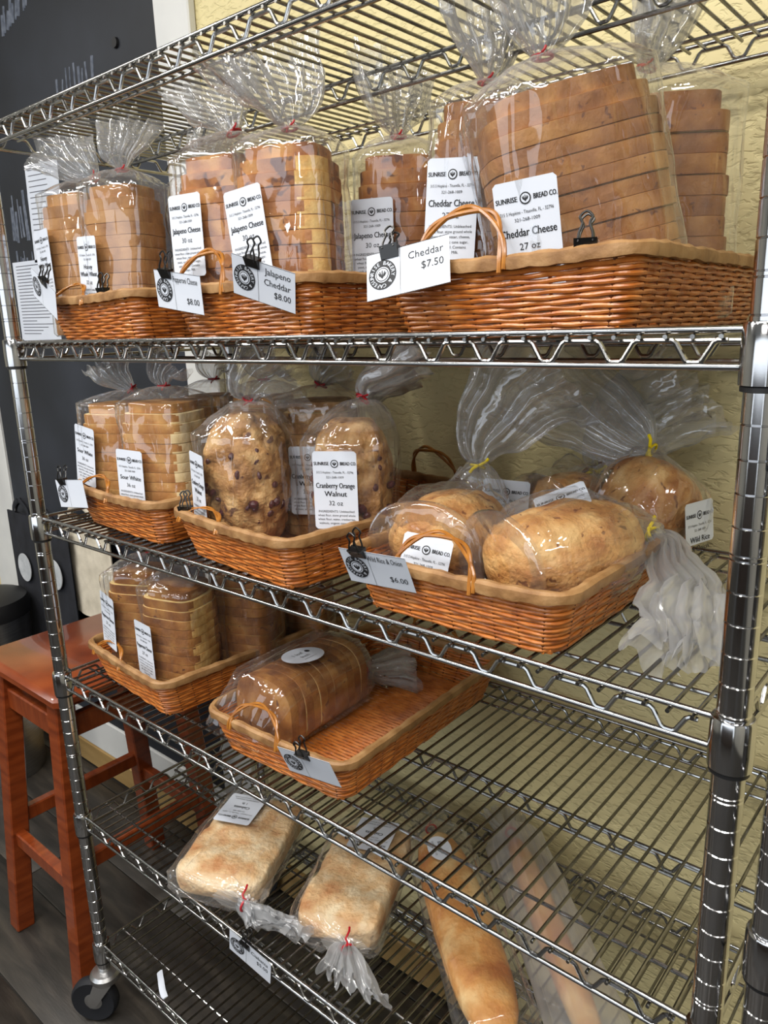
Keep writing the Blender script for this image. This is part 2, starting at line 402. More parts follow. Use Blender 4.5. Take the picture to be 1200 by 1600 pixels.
cb = MB(); cb.box(-1.269, -.203, WY-.012, WY-.0005, .20, 2.79, .002)
chalk = tag(cb.build('chalkboard', M['chalkboard']), 'tall black chalkboard framed in white trim behind the rack', 'chalkboard')
rs = random.Random(3); q = MB()
def stroke(x, z, dx, dz, wd):
    wd *= rs.uniform(.7, 1.9); dx += rs.uniform(-.006, .006); x += rs.uniform(-.006, .006)
    q.tube([(x, WY-.0125, z), (x+dx*.5, WY-.0125, z+dz*.5+.002), (x+dx, WY-.0125, z+dz)], wd, 5, flat=.15, upv=(dz, 0, -dx+1e-4))
for i in range(9): stroke(-.645+i*.020, 2.0+rs.random()*.01, .004*rs.random(), .03+.035*rs.random(), .0035)
for i in range(11): stroke(-1.0+i*.017, 1.68+.02*rs.random(), .003, .08+.06*rs.random(), .004)
for i in range(9): stroke(-.99+i*.014, 1.56+.02*rs.random(), .004, .05+.05*rs.random(), .004)
for i in range(10): stroke(-.90+i*.017+.01*rs.random(), 2.20+i*.004, .012, .035+.03*rs.random(), .005)
o = q.build('chalk_drawing', M['chalk'], chalk); o['kind'] = 'stuff'
q = MB(); q.lathe([(.012, 0), (.011, .006)], 12); q.build('screw_hole', M['black_plastic'], chalk, loc=(-.363, WY-.0125, 2.061), rot=(R(90), 0, 0))

# sheets of paper taped to the board
def sheet(x0, x1, z0, z1, rz, label, lines):
    b = MB(); b.box(-(x1-x0)/2, (x1-x0)/2, -.0004, .0004, 0, z1-z0)
    o = b.build('paper_sheet', M['paper'], None, False, ((x0+x1)/2, WY-.0135, z0), (0, rz, 0)); tag(o, label, 'paper')
    t = MB(); rr = random.Random(lines); ww = x1-x0
    for i in range(lines):
        zz = (z1-z0)*(.94-.88*i/lines); l = ww*(.35+.5*rr.random())
        t.add([(-ww*.42, -.0007, zz), (-ww*.42+l, -.0007, zz), (-ww*.42+l, -.0007, zz+.0022), (-ww*.42, -.0007, zz+.0022)], [(0, 1, 2, 3)])
    t.build('printed_lines', M['inkgrey'], o, False)
    return o
sheet(-.885, -.705, 1.62, 1.873, R(3), 'white printed sheet high on the chalkboard, behind the leftmost top loaf', 16)
sheet(-1.03, -.79, 1.405, 1.632, R(1), 'large white printed notice low on the chalkboard behind the left post', 22)

# ------------------------------------------------------------------ wire rack
W, D = 1.1747, .454
IN = .0254
Z = {k: .2+(6-k)*12*IN for k in range(1, 7)}; Z[1] += .0254
rack = tag(empty('wire_rack', (0, 0, 0)), 'large chrome wire shelving rack on casters holding the bread baskets', 'shelving rack')
def post_mesh(z0, z1, r=.0132):
    prof = []; z = z0; k = 0
    prof.append((r, z0))
    zz = math.ceil(z0/IN)*IN
    while zz < z1-.004:
        prof += [(r, zz-.0009), (r-.0008, zz-.0001), (r-.0008, zz+.0001), (r, zz+.0009)]
        if k % 8 == 3: prof += [(r, zz+.0032), (r-.0007, zz+.0039), (r-.0007, zz+.0041), (r, zz+.0048)]
        zz += IN; k += 1
    prof.append((r, z1)); b = MB(); b.lathe(prof, 28); return b.mesh('post', M['chrome_post'])
pmesh = post_mesh(.135, 1.80)
def caster_parts(parent, x, y, rz):
    c = MB()
    c.lathe([(.010, .155), (.012, .140), (.0125, .128), (.026, .126), (.031, .120), (.031, .110), (.027, .104), (.014, .102)], 24)
    cas = c.build('caster', M['zinc'], parent, loc=(x, y, 0), rot=(0, 0, rz))
    f = MB()
    for s in (-1, 1):
        f.add([(-.020, s*.0135, .104), (.020, s*.0135, .104), (.040, s*.0165, .055), (.034, s*.0165, .042), (.022, s*.0165, .045)] + [(-.020, s*.0155, .104), (.020, s*.0155, .104), (.040, s*.0185, .055), (.034, s*.0185, .042), (.022, s*.0185, .045)],
              [(0, 1, 2, 3, 4), (9, 8, 7, 6, 5)]+[(i, (i+1) % 5, 5+(i+1) % 5, 5+i) for i in range(5)])
    f.build('fork', M['zinc'], cas, False)
    g = MB(); g.lathe([(.034, -.011), (.046, -.013), (.050, -.008), (.051, 0), (.050, .008), (.046, .013), (.034, .011)], 32); g.build('wheel', M['rubber'], cas, loc=(.030, 0, .052), rot=(R(90), 0, 0))
    g = MB(); g.lathe([(.004, -.0125), (.012, -.0125), (.034, -.008), (.034, .008), (.012, .0125), (.004, .0125)], 24); g.build('hub', M['zinc'], cas, loc=(.030, 0, .052), rot=(R(90), 0, 0))
for (x, y, rz) in ((0, 0, R(215)), (W, 0, R(190)), (0, D, R(230)), (W, D, R(200))):
    place('post', pmesh, rack, (x, y, 0)); caster_parts(rack, x, y, rz)

RX = [.0283+.0203*i for i in range(56)]
NY = 21; RY = [.022+(D-.044)*i/(NY-1) for i in range(NY)]
def snake(pts_along, axis, fixed):
    P = []
    for i, a in enumerate(pts_along):
        dip = (i % 3 == 0)
        e = .0035
        z = -.0300 if dip else -.0135
        for da in (-e, e):
            P.append((a+da, z))
    # soften once
    Q = [P[0]]
    for i in range(len(P)-1):
        a, b = P[i], P[i+1]
        if abs(a[1]-b[1]) > 1e-6:
            Q += [(a[0]+(b[0]-a[0])*.22, a[1]+(b[1]-a[1])*.12), (a[0]+(b[0]-a[0])*.78, a[1]+(b[1]-a[1])*.88)]
        Q.append(b)
    return [((a, fixed, z) if axis == 'x' else (fixed, a, z)) for a, z in Q]
TW = .0028
def shelf_meshes():
    d = {}
    b = MB()
    for yy in (0, D): b.tube([(.012, yy, -.006), (W-.012, yy, -.006)], TW, 10)
    for xx in (0, W): b.tube([(xx, .012, -.006), (xx, D-.012, -.006)], TW, 10)
    d['frame'] = b.mesh('shelf', M['chrome'])
    b = MB(); b.tube([(.012, 0, -.033), (W-.012, 0, -.033)], TW, 10); d['lx'] = b.mesh('lower_wire', M['chrome'])
    b = MB(); b.tube([(0, .012, -.033), (0, D-.012, -.033)], TW, 10); d['ly'] = b.mesh('lower_wire', M['chrome'])
    b = MB(); b.tube(snake(RX, 'x', 0), .0023, 8); d['sx'] = b.mesh('snake_wire', M['chrome'])
    b = MB(); b.tube(snake(RY, 'y', 0), .0023, 8); d['sy'] = b.mesh('snake_wire', M['chrome'])
    b = MB(); b.tube([(0, -.006, 0), (0, D+.006, 0)], .0020, 8); d['rod'] = b.mesh('rod', M['chrome_rod'])
    b = MB(); b.tube([(.0, 0, -.0155), (W, 0, -.0155)], .0022, 8); d['inner'] = b.mesh('inner_wire', M['chrome'])
    b = MB()
    b.tube([(.0, 0, -.0160), (W, 0, -.0160)], .0026, 8); b.tube([(.0, 0, -.041), (W, 0, -.041)], .0026, 8)
    b.tube([(x, y, z-.006) for x, y, z in snake(RX, 'x', 0)], .0022, 8); d['mid'] = b.mesh('middle_truss', M['chrome_dim'])
    b = MB(); b.lathe([(.0150, -.046), (.0172, -.045), (.0176, -.030), (.0170, -.003), (.0160, -.001), (.0136, -.0005)], 28); d['collar'] = b.mesh('collar', M['chrome_post'])
    b = MB(); b.lathe([(.0145, -.050), (.0158, -.0495), (.0158, -.046), (.0145, -.0455)], 28); d['sleeve'] = b.mesh('sleeve', M['black_plastic'])
    b = MB()
    for x in RX: b.tube([(x, -.006, -.0108), (x, D+.006, -.0108)], .0020, 6)
    d['rods'] = b.mesh('rod_grid', M['chrome_rod'])
    return d
SM = shelf_meshes()
for k in range(1, 7):
    sh = place('shelf', SM['frame'], rack, (0, 0, Z[k]))
    for yy in (0, D): place('lower_wire', SM['lx'], sh, (0, yy, 0)); place('snake_wire', SM['sx'], sh, (0, yy, 0))
    for xx in (0, W): place('lower_wire', SM['ly'], sh, (xx, 0, 0)); place('snake_wire', SM['sy'], sh, (xx, 0, 0))
    for yy in (.054, D-.054): place('inner_wire', SM['inner'], sh, (0, yy, 0))
    place('middle_truss', SM['mid'], sh, (0, .2146, 0))
    for x in (0, W):
        for yy in (0, D): place('collar', SM['collar'], sh, (x, yy, 0)); place('sleeve', SM['sleeve'], sh, (x, yy, 0))
    if k == 2: o = place('rod_grid', SM['rods'], sh); o['kind'] = 'stuff'
    else:
        for x in RX: place('rod', SM['rod'], sh, (x, 0, -.0108))
# neighbouring rack: only its corner post reaches into the frame
rk2 = tag(empty('wire_rack', (W+.043, -.008, 0)), 'second chrome rack whose ringed corner post shows at the right edge', 'shelving rack')
place('post', pmesh, rk2, (0, 0, 0)); caster_parts(rk2, 0, 0, R(-30))
for zz in (.94, .50, 1.36):
    place('collar', SM['collar'], rk2, (0, 0, zz)); place('sleeve', SM['sleeve'], rk2, (0, 0, zz))

SURF = {k: Z[k]-.0088 for k in Z}   # top of the rods

# ------------------------------------------------------------------ baskets
BW, BL, TWd, TL, BH = .238, .370, .274, .405, .066
def rrect(hx, hy, rad, ds):
    """rounded rectangle, resampled at spacing ds (closed)"""
    pts = []
    for cx, cy, a0 in ((hx-rad, hy-rad, 0), (-hx+rad, hy-rad, 90), (-hx+rad, -hy+rad, 180), (hx-rad, -hy+rad, 270)):
        for k in range(9):
            a = R(a0+90*k/8); pts.append(V((cx+rad*cos(a), cy+rad*sin(a), 0)))
    pts.append(pts[0]); cum = [0]
    for i in range(len(pts)-1): cum.append(cum[-1]+(pts[i+1]-pts[i]).length)
    T = cum[-1]; n = max(8, round(T/ds)); out = []; j = 0
    for i in range(n):
        s = T*i/n
        while cum[j+1] < s: j += 1
        t = (s-cum[j])/(cum[j+1]-cum[j]); p = pts[j].lerp(pts[j+1], t); d_ = (pts[j+1]-pts[j]).normalized()
        out.append((p, V((d_.y, -d_.x, 0))))
    return out
def make_basket():
    rs = random.Random(11)
    b0 = empty('wicker_basket', (0, 0, 0))
    NS = 44; rows = 13; dz = BH/(rows+.3)
    for i in range(rows):
        t = (i+.5)/rows
        hx = (BW+(TWd-BW)*t)/2; hy = (BL+(TL-BL)*t)/2
        rr = rrect(hx, hy, .022, (2*(hx+hy)*2)/ (NS*4) if False else .0062)
        n = len(rr); P = []
        for j, (p, nr) in enumerate(rr):
            ph = NS*pi*j/n*1.0
            off = .0008*sin(ph+(i % 2)*pi)
            sag = -.004*t*(1-min(1, abs(p.x)/(TWd/2))**2)*(1 if abs(p.y) > hy-.01 else 0)
            P.append((p.x+nr.x*off, p.y+nr.y*off, .004+dz*i+sag+.0005*sin(j*.9+i)))
        m = MB(); m.tube(P, .0024, 8, closed=True, flat=1.0, upv=(0, 0, 1)); m.build('strand', M['wicker'], b0)
    m = MB()
    for s in range(NS):
        f = s/NS; lo = rrect(BW/2, BL/2, .022, .004); hi = rrect(TWd/2, TL/2, .022, .004)
        p = lo[int(f*len(lo))][0]; q_ = hi[int(f*len(hi))][0]
        m.tube([(p.x, p.y, .001), (q_.x, q_.y, BH)], .0019, 5)
    o = m.build('stakes', M['wicker_dark'], b0); o['kind'] = 'stuff'
    m = MB(); nb = 52
    for i in range(nb):
        yy = -BL/2+.004+(BL-.008)*i/(nb-1); pts = []
        for j in range(17):
            xx = -BW/2+.004+(BW-.008)*j/16; pts.append((xx, yy, .0035+.0012*sin(j*pi/1.0+i*pi+.5)))
        m.tube(pts, .0033, 5, flat=.7, upv=(0, 0, 1))
    for j in range(9):
        xx = -BW/2+.012+(BW-.024)*j/8; m.tube([(xx, -BL/2, .0022), (xx, BL/2, .0022)], .0020, 5)
    o = m.build('woven_base', M['wicker'], b0); o['kind'] = 'stuff'
    rr = rrect(TWd/2+.001, TL/2+.001, .024, .009); n = len(rr); P = []
    for j, (p, nr) in enumerate(rr):
        hy = TL/2
        sag = -.004*(1-min(1, abs(p.x)/(TWd/2))**2)*(1 if abs(p.y) > hy-.01 else 0)
        P.append((p.x, p.y, BH+.002+sag+.0012*noise.noise(V((p.x*30, p.y*30, 2)))))
    vs = []; fs = []
    prof = [(.0052, -.0065), (.0062, -.001), (.0058, .0035), (.0025, .0062), (-.0025, .0060), (-.0052, .003), (-.0056, -.002), (-.0044, -.0068)]
    for j, (p, nr) in enumerate(rr):
        w_ = 1+.22*noise.noise(V((p.x*45, p.y*45, 9)))+.10*sin(j*1.9)
        for a, c in prof: vs.append((P[j][0]+nr.x*a*w_, P[j][1]+nr.y*a*w_, P[j][2]+c*w_))
    k = len(prof)
    for j in range(n):
        j2 = (j+1) % n
        for a in range(k): fs.append((j*k+a, j2*k+a, j2*k+(a+1) % k, j*k+(a+1) % k))
    m = MB(); m.add(vs, fs); m.build('rim_band', M['rim'], b0)
    for s in (-1, 1):
        h = MB()
        for ph in (0, pi):
            pts = []
            for i in range(41):
                t = i/40; a = pi*t; tw = t*3.2*pi+ph
                pts.append((-.050*cos(a)+.0024*cos(tw), -s*.022*sin(a)**1.2+.0024*sin(tw)*.6, .054*sin(a)**.75+.0024*sin(tw)))
            h.tube(pts, .0023, 7)
        h.build('handle', M['gold'], b0, loc=(0, s*(TL/2+.0075), BH-.010))
    return b0
GB = 'orange wicker bread baskets'
proto = make_basket()
BASK = [ # shelf, centre x, front rim y, rz, label
 (2, .215, .022, -2, 'wicker basket of honey wheat loaves at the left end of the second shelf'),
 (2, .560, .022, -1, 'wicker basket of jalapeno loaves in the middle of the second shelf'),
 (2, .930, .026, 0, 'wicker basket of cheddar loaves at the right end of the second shelf'),
 (3, .232, .018, -3.5, 'wicker basket of white loaves at the left end of the third shelf'),
 (3, .556, .000, -6, 'wicker basket of cranberry loaves in the middle of the third shelf'),
 (3, .884, .008, 0, 'wicker basket of round loaves with yellow ties on the third shelf'),
 (4, .200, .024, -5, 'wicker basket packed with pepperoni loaves on the fourth shelf'),
 (4, .566, .020, 2, 'nearly empty wicker basket with a single half loaf on the fourth shelf'),
]
BK = []
for i, (k, cx, fy, rz, lab) in enumerate(BASK):
    b = proto if i == 0 else copy_tree(proto)
    b.location = (cx, fy+TL/2, SURF[k]+.0005); b.rotation_euler = (0, 0, R(rz)); tag(b, lab, 'basket', GB); BK.append(b)
    for h in [c for c in b.children if c.name.startswith('handle')]:
        h.scale = (1, 1, (.6, 1.0, 1.1, .62, .42, .9, .55, .8)[i]) if h.location.y < 0 else (1, 1, 1.15)
        if h.location.y < 0: h.location.x = (-.045, -.055, -.035, -.05, -.06, -.01, -.05, -.03)[i]
def in_basket(i, x, y, z=0):   # point given from basket centre, on its base
    k, cx, fy, rz, _ = BASK[i]
    v = Matrix.Rotation(R(rz), 3, 'Z') @ V((x, y, 0)); return (cx+v.x, fy+TL/2+v.y, SURF[k]+.008+z)

# ------------------------------------------------------------------ loaves
def sgnpow(c, e): return math.copysign(abs(c)**e, c)
def slice_profile(w, d, n=40, dome=.35):
    """pan-loaf slice outline: flat base at -d/2, domed top at +d/2"""
    P = []
    for k in range(n):
        a = 2*pi*k/n; c, s = cos(a), sin(a)
        e = .42 if s < 0 else .72
        x = sgnpow(c, e)*w/2*(1.0 if s < 0 else 1.0-.02*s); y_ = sgnpow(s, e if s < 0 else .8)*d/2
        P.append((x, y_))
    return P
_sl = {}
def slice_mesh(w, d, t, cr, cm, seed, pale=None):
    key = (w, d, t, cr, cm, seed, pale)
    if key in _sl: return _sl[key]
    P = slice_profile(w, d); n = len(P); vs = []; fs = []; mi = []
    rings = ((0, .978), (.0006, .996), (t*.2, 1.0), (t*.8, 1.0), (t-.0006, .996), (t, .978))
    for z, s in rings:
        for k, (x, y_) in enumerate(P):
            q_ = 1+.012*noise.noise(V((x*20, y_*20, 1.3)))+.004*noise.noise(V((x*60+seed*7, y_*60, seed*3.3)))
            vs.append((x*s*q_, y_*s*q_, z))
    fs.append(tuple(range(n-1, -1, -1))); mi.append(1)
    for r_ in range(5):
        for k in range(n):
            k2 = (k+1) % n; fs.append((r_*n+k, r_*n+k2, (r_+1)*n+k2, (r_+1)*n+k)); mi.append((2 if pale and (pale[0]-26*noise.noise(V((seed*3.7, r_*.3, 1.4))) <= ((math.degrees(math.atan2(P[k][1], P[k][0]))-pale[0]) % 360)+pale[0] <= pale[1]+30*noise.noise(V((seed*5.13, .5, 2.4)))) else 0))
    fs.append(tuple(5*n+k for k in range(n))); mi.append(1)
    b = MB(); b.v = vs; b.f = fs; b.m = mi
    _sl[key] = b.mesh('slice', [M[cr], M[cm], M.get('pale_'+cm, M[cr])]); return _sl[key]

def film_tube(rings, n, seed, name='bag', parent=None, mats=None, tail_from=None):
    """rings: list of (centre, ex, ey, a, b, squareness, pleat, wobble)"""
    vs = []; fs = []; mi = []; rs = random.Random(seed)
    ph = [rs.random()*6.28 for _ in range(8)]; ks = [5, 8, 11, 15, 19, 23, 7, 13]
    sd = seed*5.17
    RG = [(rs.random()*6.283, rs.uniform(.045, .09), rs.uniform(.003, .007)*rs.choice((-.6, 1, 1)), rs.uniform(.2, .9), rs.uniform(.15, .45), rs.uniform(-.5, .5)) for _ in range(26)]
    for i, (c, ex, ey, a, b, sq, pl, wb) in enumerate(rings):
        v = i/len(rings)
        for k in range(n):
            u = 2*pi*k/n; cu, su = cos(u), sin(u)
            e = 1.0/sq
            x = sgnpow(cu, 2*e if sq > 1 else 1)*a; y_ = sgnpow(su, 2*e if sq > 1 else 1)*b
            fold = 0
            for j in range(6): fold += sin(ks[j]*u+ph[j]+2.2*sin(v*7+j))*(.55 if j > 2 else .8)
            fold = abs(fold)-.9
            s = 1+pl*fold*.55
            if pl >= .155:   # tail: two pleated sheets fanning out from the neck
                zx = cu*2.6+.4*sin(3*cu+ph[0]); tri = abs(((zx*1.7+ph[1]) % 2)-1)*2-1; tr2 = abs(((zx*4.3+ph[2]+1.3*(su > 0)) % 2)-1)*2-1
                p = c+ex*x+ey*(y_*.7+b*(.75*tri+.35*tr2))
                if i > len(rings)-5: p = p+ex.cross(ey)*(.004*noise.noise(V((cu*3+sd, su*2, 0)))*(i-len(rings)+5))
            else: p = c+ex*x*s+ey*y_*s
            if pl < .09 and wb > .002:
                for (u0, wd_, am, v0, vw, sl) in RG:
                    dv = (v-v0*.6)/vw
                    if abs(dv) > 1: continue
                    du = (u-u0-sl*dv+pi) % (2*pi)-pi
                    if abs(du) < wd_*3: p = p+(ex*cu+ey*su)*(am*math.exp(-(du/wd_)**2)*(1-dv*dv))
            if wb:
                q_ = p*22; d_ = noise.noise_vector(q_+V((sd, sd*.3, 0)))*wb
                r_ = p*60; d_ += noise.noise_vector(r_+V((0, sd, 3)))*wb*.35
                p = p+d_
            vs.append(p)
    for i in range(len(rings)-1):
        for k in range(n):
            k2 = (k+1) % n; fs.append((i*n+k, i*n+k2, (i+1)*n+k2, (i+1)*n+k)); mi.append(0 if tail_from is None or i < tail_from-9 else (1 if i < tail_from else 2))
    b = MB(); b.v = [tuple(p) for p in vs]; b.f = fs; b.m = mi
    me = bpy.data.meshes.new(name); me.from_pydata(b.v, [], b.f)
    for m_ in mats: me.materials.append(m_)
    me.polygons.foreach_set('material_index', mi); me.polygons.foreach_set('use_smooth', [True]*len(fs)); me.update()
    return place(name, me, parent)

EX, EY, EZ = V((1, 0, 0)), V((0, 1, 0)), V((0, 0, 1))
def bag(parent, seed, a, b, H, neck, tail, fan=(.06, .022), fan_dir=(1, 0, 0), sq=3.2, base=0.0, n=112, tie='red_tie', slack=.0035, mats=None, off=(0, 0), neck_r=.0085, body=None, nt=26, wob=1.2):
    """clear bag along local +Z: body up to H, gathered at `neck` (point), tail along points `tail`"""
    rings = []
    neck = V(neck)
    bot = [(.35, .000), (.75, .0), (.93, .001), (1.0, .006)]
    for s, z in bot: rings.append((V((off[0], off[1], base+z)), EX, EY, a*s, b*s, sq, .0, slack*.3))
    nb = 20
    for i in range(1, nb+1):
        t = i/nb; z = base+.006+(H-base-.006)*t
        sc = body(t) if body else (1.0, 1.0)
        rings.append((V((off[0], off[1], z)), EX, EY, a*sc[0], b*sc[1], sq, .006+.012*t, slack))
    sc = body(1.0) if body else (1.0, 1.0)
    ns = 16
    top = V((off[0], off[1], H))
    for i in range(1, ns+1):
        t = i/ns
        e = (1-t)**.62 if t < 1 else 0
        zt = 1-(1-t)**1.25
        c = V((off[0]+(neck.x-off[0])*t, off[1]+(neck.y-off[1])*t, H+(neck.z-H)*zt))
        aa = neck_r+(a*sc[0]-neck_r)*e; bb = neck_r+(b*sc[1]-neck_r)*e
        rings.append((c, EX, EY, aa, bb, sq+(2-sq)*min(1, t*1.4), .02+.13*t, slack*(1-.7*t)))
    tf = len(rings)-4
    T = [neck]+[V(p) for p in tail]
    cp = catmull(T, max(2, nt//(len(T)-1))); m_ = len(cp)
    fd = V(fan_dir).normalized()
    for i, c in enumerate(cp[1:], 1):
        t = i/(m_-1); tg = (cp[min(i+1, m_-1)]-cp[i-1]).normalized()
        ex = fd-tg*fd.dot(tg); ex = ex.normalized() if ex.length > 1e-4 else tg.orthogonal().normalized(); ey = tg.cross(ex)
        g = t**.8
        w_ = neck_r*.8+(fan[0]-neck_r)*g; h_ = neck_r*.6+(fan[1]*.6-neck_r*.6)*g
        rings.append((c, ex, ey, w_, h_, 2.0, .30, (.0015+.008*t)*wob))
    o = film_tube(rings, n, seed, 'bag', parent, mats or [M['film'], M['film_mid'], M['film_tail']], tf)
    # twist tie round the neck
    t0 = (T[1]-neck).normalized(); x = t0.orthogonal().normalized(); y_ = t0.cross(x)
    b_ = MB(); r = neck_r*1.12
    b_.tube([neck+x*r*cos(2*pi*k/18)+y_*r*sin(2*pi*k/18) for k in range(18)], .0017, 6, closed=True)
    # two free ends, twisted together
    d0 = (CAM-V(parent.location)); d0 = (parent.rotation_euler.to_matrix().inverted() @ d0); d0 = (d0-t0*d0.dot(t0)).normalized(); sd = t0.cross(d0)
    k = 1.0 if tie == 'red_tie' else 2.0
    rs = random.Random(seed)
    for s in (-1, 1):
        sp = s*(.5+.5*rs.random())
        b_.tube([neck+d0*r, neck+d0*(r+.004)+sd*sp*.002+t0*.001*s, neck+d0*(r+.003)+sd*sp*.005*k+t0*.003*s*k, neck+d0*(r+.002)+sd*sp*.007*k+t0*.006*s*k], .0013 if k == 1 else .0021, 6)
    b_.build('twist_tie', M[tie], parent)
    return o

LOAF_GROUP = 'bagged bread loaves'
def standing(lab, loc, rz, w, d, h, n, cr, cm, seed, lean=(0, 0), neck=None, tail=None, fan=(.06, .022), fan_dir=None, labels=(), jitter=.0007, pad=.007, tie='red_tie', pale=None):
    t = tag(empty('bagged_loaf', loc, (R(lean[0]), R(lean[1]), R(rz))), lab, 'bread', LOAF_GROUP)
    rs = random.Random(seed); st = h/n
    for i in range(n):
        me = slice_mesh(w, d, round(st*.985, 4), cr, cm if i < n-1 else cr, rs.randint(0, 3), tuple(x-rz for x in pale) if pale else None)
        o = place('slice', me, t, (rs.uniform(-1, 1)*jitter, rs.uniform(-1, 1)*jitter, .003+i*st), (rs.uniform(-1, 1)*.004, rs.uniform(-1, 1)*.004, rs.uniform(-1, 1)*.012))
        s = 1.0-(.02 if i == 0 else 0)-{n-1: .19, n-2: .06, n-3: .012}.get(i, 0); o.scale = (s, s, 1)
    a, b = w/2+pad, d/2+pad
    nk = neck or (0, 0, h+.035)
    tl = tail or [(0, 0, nk[2]+.04), (.01, 0, nk[2]+.085)]
    fd = fan_dir or (1, 0, 0)
    bag(t, seed, a, b, h+.004, nk, tl, fan, fd, tie=tie)
    for (kind, az, zc, rl) in labels:
        al = R(az-rz); nx, ny = cos(al), sin(al)
        # support of the superellipse outline in that direction
        e = 2/3.2; best = max((sgnpow(cos(u), e)*a*nx+sgnpow(sin(u), e)*b*ny) for u in [2*pi*k/180 for k in range(180)])
        c = V((nx, ny, 0))*(best+.002)
        pts = [(sgnpow(cos(u), e)*a, sgnpow(sin(u), e)*b) for u in [2*pi*k/180 for k in range(180)]]
        sel = [p for p in pts if p[0]*nx+p[1]*ny > best-.003]
        mx_ = sum(p[0] for p in sel)/len(sel); my_ = sum(p[1] for p in sel)/len(sel)
        tx, ty = -ny, nx; sh = mx_*tx+my_*ty
        c = c+V((tx, ty, 0))*sh
        add_label(t, kind, (c.x, c.y, zc), (nx, ny, 0), R(rl))
    return t

# --- second shelf
s2 = SURF[2]+.009
standing('sliced honey wheat loaf farthest left on the second shelf', (0.075, 0.108, s2), 16, .104, .098, .222, 12, 'c_wheat', 'crumb', 21, (0, 0), (0.03, .01, .252), [(0, 0, .285), (-.05, 0, .325)], (.075, .02), (1, .3, 0), [(K_HONEY, -95, .12, 2)])
standing('sliced honey wheat loaf second from left on the second shelf', (0.205, 0.112, s2), 20, .106, .100, .218, 12, 'c_wheat', 'crumb', 22, (0, 0), (0, 0, .248), [(.0, 0, .28), (.01, .02, .33)], (.06, .03), (1, .3, 0), [(K_HONEY, -92, .098, -3)])
standing('sliced honey wheat loaf half hidden behind its neighbour on the second shelf', (.285, .225, s2), 20, .112, .108, .226, 12, 'c_wheat', 'crumb', 23, (0, 0), (0, 0, .258), [(.0, 0, .29), (.02, .02, .33)], (.07, .03), (1, .3, 0))
standing('sliced jalapeno cheese loaf at the left of the middle basket', (0.458, 0.112, s2), 20, .110, .108, .220, 11, 'c_jalapeno', 'crumb', 24, (0, 0), (.015, 0, .256), [(0.0, 0, .29), (-.03, .02, .335)], (.07, .03), (1, .3, 0), [(K_JAL, -82, .125, 0)])
standing('tall sliced jalapeno cheese loaf with the big flared bag top', (0.578, 0.118, s2), 24, .120, .116, .214, 13, 'c_jalapeno', 'crumb', 25, (0, 0), (.0, 0, .243), [(-.005, 0, .28), (-.035, .0, .335)], (.095, .035), (.7, .7, 0), [(K_JAL, -80, .118, 7)], pale=(-44, -10))
standing('sliced jalapeno cheese loaf at the back right of the middle basket', (.640, .255, s2), 35, .108, .105, .212, 12, 'c_jalapeno', 'crumb', 26, (0, 0), (.0, 0, .244), [(0, 0, .275), (.0, .01, .335)], (.075, .03), (.7, .7, 0), [(K_JAL, -70, .11, 0)])
standing('cheddar cheese loaf with a boxed red twist tie, left in its basket', (.826, .180, s2), 30, .112, .110, .226, 12, 'c_cheddar', 'crumb', 27, (0, 0), (.0, 0, .256), [(0, 0, .29), (-.01, .01, .36)], (.07, .03), (.7, .7, 0), [(K_CHED, -75, .12, -4)])
standing('largest cheddar cheese loaf, leaning, at the front of the right basket', (.972, .148, s2+.024), 42, .164, .122, .188, 12, 'c_cheddar', 'crumb', 28, (0, -13), (-.005, 0, .225), [(0.005, 0, .27), (.02, 0, .35)], (.08, .04), (1, .2, 0), [(K_CHED, -74, .068, -6)], jitter=.0018)
standing('cheddar cheese loaf at the back right corner under the top shelf', (.985, .300, s2), 35, .105, .105, .225, 11, 'c_cheddar', 'crumb', 29, (0, 0), (-.03, 0, .262), [(-.02, 0, .30), (.0, .01, .37)], (.06, .04), (.7, .7, 0), jitter=.003, pad=.016)

# --- third shelf
s3 = SURF[3]+.009
standing('sliced white loaf at the far left of the third shelf', (0.123, 0.112, s3), 20, .108, .106, .190, 12, 'c_white', 'crumb_white', 31, (0, 0), (.02, .01, .215), [(0, 0, .24), (-.02, .01, .262)], (.05, .02), (1, .3, 0), [(K_SOUR, -88, .108, -8)], pale=(-32, 44))
standing('sliced white loaf labelled in front of the left basket, third shelf', (0.260, 0.112, s3), 22, .118, .118, .198, 13, 'c_white', 'crumb_white', 32, (0, 0), (0, 0, .225), [(0, 0, .245), (.01, .01, .264)], (.045, .022), (1, .3, 0), [(K_SOUR, -80, .080, -2)], pale=(-32, 44))
standing('sliced white loaf hidden at the back left of the third shelf', (.215, .245, s3), 20, .115, .112, .195, 12, 'c_white', 'crumb_white', 33, (0, 0), (0, 0, .225), [(0, 0, .245), (.01, .01, .262)], (.06, .03), (1, .3, 0))
standing('sliced white loaf hidden behind the labelled one, third shelf', (.325, .265, s3), 25, .115, .112, .195, 12, 'c_white', 'crumb_white', 34, (0, 0), (0, 0, .225), [(0, 0, .245), (.01, .01, .262)], (.06, .03), (1, .3, 0))

